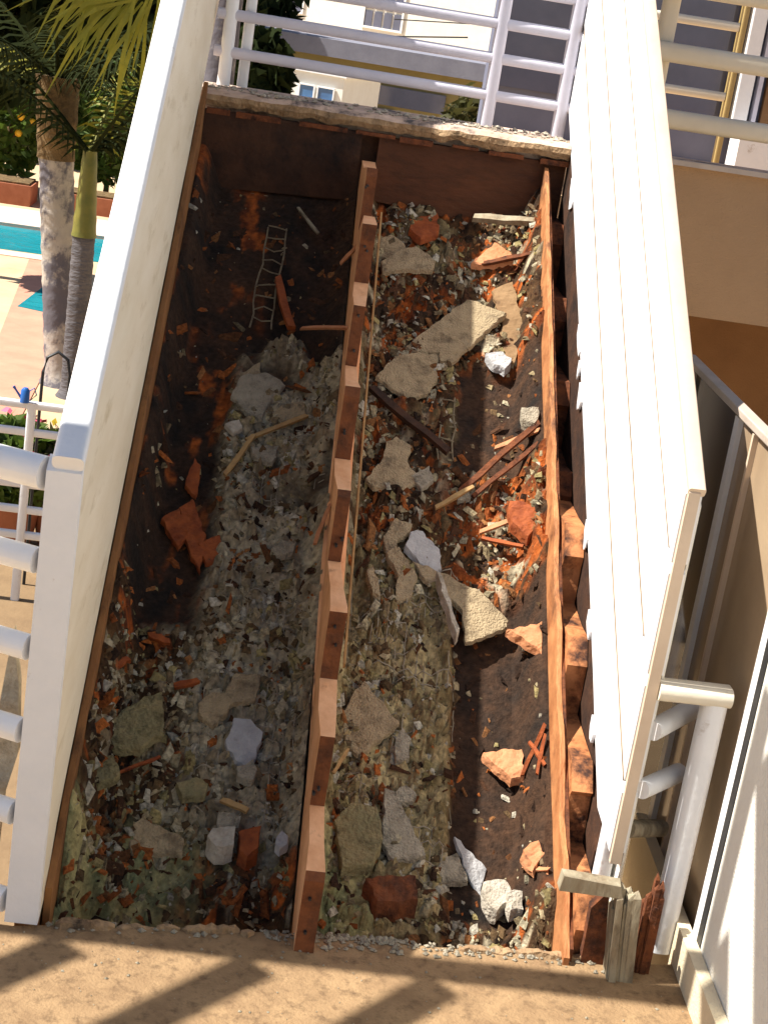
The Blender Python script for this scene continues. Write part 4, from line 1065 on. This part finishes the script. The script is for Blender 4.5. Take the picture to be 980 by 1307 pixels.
shrub('shrub', 'yellow-green shrub just left of the stair wall, behind the palms', 'shrub', (-2.5, 23.5, GZ), (-2.5, 23.5, -.75), (.85, .7, 1.0), 2200, .11, 'leaf_green', 62)
shrub('tree', 'dark dense tree filling the background behind the palms', 'tree', (-3.7, 28.0, GZ), (-3.6, 28.0, .9), (3.0, 1.6, 3.4), 12000, .24, 'leaf_dark', 63, None, .2, shell=.2)
shrub('tree', 'dark leafy tree at the left margin above the citrus', 'tree', (-6.8, 30.0, GZ), (-6.6, 30.0, 1.1), (2.6, 1.6, 2.8), 7000, .24, 'leaf_dark', 64, None, .2, shell=.2)
shrub('tree', 'dark tree beyond the upper landing at its left end', 'tree', (-1.6, 31, GZ), (-1.4, 31, .9), (1.5, 1.2, 2.4), 5000, .2, 'leaf_dark', 65, None, .15, shell=.3)

shrub('tree', 'black-green tree whose crown hangs over the pool at upper left', 'tree', (-4.6, 16.5, GZ), (-3.2, 16.5, 1.35), (1.5, 1.0, 1.35), 6000, .2, 'leaf_dark', 68, None, .12, shell=.2)

def frond(base, d_out, length, droop, n, leaf_len, mat, parent, seed, rise=.5, width=.03):
    rr = random.Random(seed)
    base = Vector(base); d = Vector(d_out).normalized()
    pts = []
    for k in range(n + 1):
        t = k / n
        pts.append(base + d * length * t * (1 - .15 * t) + Vector((0, 0, rise * t - droop * t * t)))
    V, F = [], []
    for k in range(1, n + 1):
        p = pts[k]; tang = (pts[k] - pts[k - 1]).normalized()
        side = tang.cross(Vector((0, 0, 1))).normalized()
        L = leaf_len * (math.sin(math.pi * min(1, .18 + .8 * k / n)) ** .6) * rr.uniform(.85, 1.1)
        for e in (-1, 1):
            dr = (side * e * .75 + tang * .55 + Vector((0, 0, -.45 + rr.uniform(-.2, .2)))).normalized()
            mid_ = p + dr * L * .5 + Vector((0, 0, .03 * L)); tip = p + dr * L + Vector((0, 0, -.25 * L))
            wv = tang * width
            i = len(V)
            V += [p - wv * .4, p + wv * .4, mid_ + wv * .5, mid_ - wv * .5, tip]
            F += [(i, i + 1, i + 2, i + 3), (i + 3, i + 2, i + 4)]
    mb = MB(); mb.v = [tuple(v) for v in V]; mb.f = F
    mb.tube(pts, [max(.004, .022 * (1 - k / n)) for k in range(n + 1)], 5)
    return obj('frond', mb.v, mb.f, mat, parent)

def trunk_mesh(x0, y0, z0, x1, y1, z1, r0, r1, mat, parent, name='trunk', seg=14, rings=40):
    vs = []
    for l in range(rings + 1):
        t = l / rings
        r = (r0 + (r1 - r0) * t) * (1 + (.045 if l % 3 == 0 else 0)) * (1 + (.35 * max(0, .06 - t) / .06 if name == 'trunk' else 0))
        for k in range(seg):
            a = 2 * math.pi * k / seg
            vs.append((x0 + (x1 - x0) * t + math.cos(a) * r, y0 + (y1 - y0) * t + math.sin(a) * r, z0 + (z1 - z0) * t))
    fs = [(l * seg + k, l * seg + (k + 1) % seg, (l + 1) * seg + (k + 1) % seg, (l + 1) * seg + k) for l in range(rings) for k in range(seg)]
    fs.append(tuple(rings * seg + k for k in range(seg)))
    return obj(name, vs, fs, mat, parent, smooth=True)

p1 = thing('palm_tree', 'stout palm with pale patchy grey trunk left of the stair', 'palm tree', (-1.52, 12.0, GZ))
trunk_mesh(-1.51, 12.0, GZ, -1.735, 12.0, .03, .145, .150, 'palm_bark', p1)
trunk_mesh(-1.735, 12.0, .0, -1.78, 12.0, .70, .16, .19, 'palm_fibre', p1, 'fibre_collar', rings=12)
for k in range(12):
    a = k * 2.39996
    rise = 1.25 - .05 * k
    frond((-1.78, 12.0, .66), (math.cos(a), math.sin(a), 0), 1.5 + .15 * (k % 3), .40 + .03 * k, 24, .36, 'frond_dark' if k not in (9,) else 'frond_yellow', p1, 70 + k, rise)
p2 = thing('palm_tree', 'slim palm with yellow-green crownshaft and dark lower trunk beside the stout one', 'palm tree', (-1.40, 11.6, GZ))
trunk_mesh(-1.355, 11.6, GZ, -1.385, 11.6, -.56, .105, .095, 'palm_bark_dark', p2)
trunk_mesh(-1.385, 11.6, -.57, -1.40, 11.6, .16, .105, .06, 'crown_shaft', p2, 'crownshaft', rings=14)
for k in range(6):
    a = .5 + k * 2.39996
    frond((-1.40, 11.6, .13), (math.cos(a), math.sin(a), 0), 1.3, .3 + .03 * k, 22, .34, 'frond_yellow' if k in (3,) else 'frond_dark', p2, 100 + k, 1.35 - .06 * k)
# a bright frond of a third palm hangs into the top of the view
p3 = thing('palm_tree', 'palm whose bright yellow-green frond hangs in at the top left', 'palm tree', (-.3, 9.4, GZ))
trunk_mesh(-.3, 9.4, GZ, -.30, 9.4, 2.9, .13, .11, 'palm_bark', p3)
def fan(base, c_dir, n, spread, length, parent, seed, mat):
    rr = random.Random(seed); V, F = [], []
    base = Vector(base)
    for k in range(n):
        t = k / (n - 1) - .5
        a = c_dir + t * spread + rr.uniform(-.09, .09)
        L = length * rr.uniform(.5, 1.08)
        st = base + Vector((math.cos(a) * .12 - rr.uniform(0, .25), rr.uniform(-.12, .12), math.sin(a) * .12 + rr.uniform(-.05, .2)))
        mid_ = st + Vector((math.cos(a), rr.uniform(-.15, .15), math.sin(a))) * L * .55
        tip = mid_ + Vector((math.cos(a) * .9, rr.uniform(-.2, .2), math.sin(a) - .35)).normalized() * L * .45
        w = Vector((-math.sin(a), 0, math.cos(a))) * .016
        i = len(V)
        V += [st - w * .5, st + w * .5, mid_ + w, mid_ - w, tip]
        F += [(i, i + 1, i + 2, i + 3), (i + 3, i + 2, i + 4)]
    mb = MB(); mb.v = [tuple(v) for v in V]; mb.f = F
    mb.tube([tuple(Vector((-.3, 9.4, 2.85))), tuple((base + Vector((-.3, 9.4, 2.85))) / 2 + Vector((0, 0, .12))), tuple(base)], [.02, .015, .01], 5)
    return obj('frond', mb.v, mb.f, mat, parent)
fan((-.72, 9.6, 1.58), math.radians(224), 44, math.radians(105), .95, p3, 5, 'frond_yellow')
fan((-.98, 9.8, 1.78), math.radians(215), 30, math.radians(80), .8, p3, 6, 'frond_yellow')
for k in range(7):
    a = k * 2.39996
    frond((-.3, 9.4, 2.9), (math.cos(a), math.sin(a), 0), 1.3, .3, 18, .4, 'frond_dark', p3, 140 + k, .7)

# far white fence with potted plants, seen through the left railing
fn = thing('garden_fence', 'thin white garden fence below, seen through the left railing', 'fence', (-1.2, 6.6, GZ))
for z in (-.765, -.93, -1.09, -1.25, -1.41, -1.57):
    MB().bar((-3.6, 6.6, z), (-.2, 6.65, z), .04, .045, .01).build('rail', 'white_paint', fn, True)
for x in (-3.1, -2.4, -1.7, -1.01, -.32):
    MB().bar((x, 6.635, GZ), (x, 6.635, -.745), .05, .05, .012, up=(0, 1, 0)).build('post', 'white_paint', fn, True)
for i, (x, y, h, mat, pm, lab) in enumerate((( -1.22, 7.6, .46, 'leaf_green', 'petal_pink', 'potted plant with pink flowers behind the garden fence, left one'),
                                          (-.90, 7.7, .42, 'leaf_olive', 'petal_yellow', 'potted plant with yellow flowers behind the garden fence, right one'))):
    t = thing('potted_plant', lab, 'plant', (x, y, GZ), 'plants behind the garden fence')
    MB().tube([(x, y, GZ), (x, y, GZ + .3), (x, y, GZ + .32)], [.14, .2, .21], 14).build('pot', 'terracotta', t, True)
    v, f = leaves(900, (x, y, GZ + .32 + h * .55), (.34, .3, h * .6), .09, 200 + i)
    obj('foliage', v, f, mat, t)
    v, f = leaves(70, (x, y - .05, GZ + .36 + h * .75), (.34, .3, h * .5), .06, 220 + i, .8, 0, 1)
    stuff(obj('flowers', v, f, pm, t))
wc = thing('watering_can', 'small blue watering can on the garden fence beside pink flowers', 'watering can', (-1.05, 6.6, -.742))
MB().tube([(-1.05, 6.6, -.742), (-1.05, 6.6, -.67), (-1.05, 6.6, -.655)], [.028, .026, .014], 12).build('body', 'blue_plastic', wc, True)
MB().tube([(-1.07, 6.6, -.72), (-1.105, 6.6, -.675), (-1.12, 6.6, -.655)], [.008, .006, .010], 8).build('spout', 'blue_plastic', wc, True)
MB().tube([(-1.03, 6.6, -.675), (-1.00, 6.6, -.65), (-.985, 6.6, -.69), (-1.02, 6.6, -.73)], .004, 6).build('handle', 'blue_plastic', wc, True)
tag(MB().tube([(-1.00, 6.9, GZ), (-1.00, 6.9, -.62), (-.98, 6.9, -.53), (-.92, 6.9, -.49), (-.86, 6.9, -.53), (-.84, 6.9, -.62), (-.84, 6.9, GZ)], .010, 7).build('garden_arch', 'black_gasket', None, True), 'small dark hooped garden arch above the fence', 'arch')

# ================================================================== NEIGHBOURS BEYOND THE UPPER LANDING
def win(parent, x0, x1, z0, z1, y, nx, nz, frame='white_paint', pane='dark_glass', fw=.06):
    w = MB()
    w.box(x0, x1, y - .05, y - .01, z1 - fw, z1).box(x0, x1, y - .05, y - .01, z0, z0 + fw)
    w.box(x0, x0 + fw, y - .05, y - .01, z0 + fw, z1 - fw).box(x1 - fw, x1, y - .05, y - .01, z0 + fw, z1 - fw)
    o = w.build('window', frame, parent)
    dx = (x1 - x0 - fw) / nx; dz = (z1 - z0 - fw) / nz
    for i in range(nx):
        for j in range(nz):
            MB().box(x0 + fw / 2 + i * dx + fw / 2, x0 + fw / 2 + (i + 1) * dx - fw / 2, y - .03, y - .012, z0 + fw / 2 + j * dz + fw / 2, z0 + fw / 2 + (j + 1) * dz - fw / 2).build('pane', pane, o)
    return o
b1 = thing('neighbour_house', 'white house with multi-pane windows beyond the upper landing', 'house', (1.5, 45, GZ))
MB().box(-6.0, 9.0, 45, 54, GZ, 7.0).build('wall', 'stucco_white', b1)
win(b1, 1.70, 2.95, .65, 2.1, 45, 4, 3)
win(b1, -1.2, -.15, .72, 2.1, 45, 4, 3)
win(b1, 5.6, 6.7, .6, 2.1, 45, 3, 3)
MB().box(-6.3, 9.3, 44.6, 54.4, 7.0, 7.3).build('roof', 'grey_roof', b1)
MB().bar((2.9, 44.5, .55), (5.1, 44.5, .85), .04, .04).build('cable', 'black_gasket', b1)
MB().bar((2.9, 44.5, 1.0), (5.1, 44.5, 1.2), .03, .03).build('cable', 'black_gasket', b1)
b1.rotation_euler.z = -.5
b2 = thing('neighbour_house', 'low olive-tan house with a grey flat roof in front of the white one', 'house', (1.0, 28, GZ))
MB().box(-.9, 4.15, 28, 34, GZ, .50).build('wall', 'olive_stucco', b2)
MB().box(-1.4, 4.3, 27.7, 34.2, .50, .80).build('roof', 'grey_roof', b2)
MB().box(1.7, 2.9, 27.94, 27.99, -.18, .15).build('window', 'dark_glass', b2)
MB().box(1.6, 2.0, 27.94, 27.99, -.45, -.25).build('vent', 'black_gasket', b2)
b2.rotation_euler.z = -.25
b3 = thing('neighbour_house', 'small white outbuilding with blue windows behind the landing railing', 'outbuilding', (.15, 24, GZ))
MB().box(.13, .99, 24, 25.6, GZ, .40).build('wall', 'stucco_white', b3)
MB().box(.08, 1.04, 23.95, 25.66, .40, .44).build('roof', 'white_paint', b3)
for x0, x1 in ((.27, .54), (.58, .87)):
    win(b3, x0, x1, -.0, .22, 24, 1, 1, 'white_paint', 'blue_glass', .02)
b3.rotation_euler.z = -.4
shrub('shrub', 'olive bush beside the slate house wall, behind the landing railing', 'shrub', (2.55, 17, GZ), (2.50, 17, .35), (.6, .5, .55), 1200, .1, 'leaf_olive', 66)
shrub('shrub', 'dark spiky bush left of the small white outbuilding', 'shrub', (-.4, 20, GZ), (-.30, 20, .35), (.42, .4, .75), 900, .22, 'leaf_dark', 67, shell=.3)

ch = thing('chair', 'white slatted garden chair showing its back past the landing edge', 'chair', (2.05, 11.0, .5))
cz = .55
structure(MB().box(1.5, 6.0, 10.8, 14.5, GZ, .50).build('terrace', 'stucco_cream'))
for k in range(6):
    x = 1.82 + k * .085
    MB().box(x, x + .05, 11.0, 11.03, .52, .98).build('slat', 'white_paint', ch)
MB().box(1.80, 2.31, 10.99, 11.04, .981, 1.04).build('top_rail', 'white_paint', ch)
MB().box(1.80, 2.31, 11.04, 11.48, .66, .70).build('seat', 'white_paint', ch)
for x in (1.80, 2.27):
    for y in (11.06, 11.44):
        MB().box(x, x + .04, y, y + .04, .501, .659).build('leg', 'white_paint', ch)
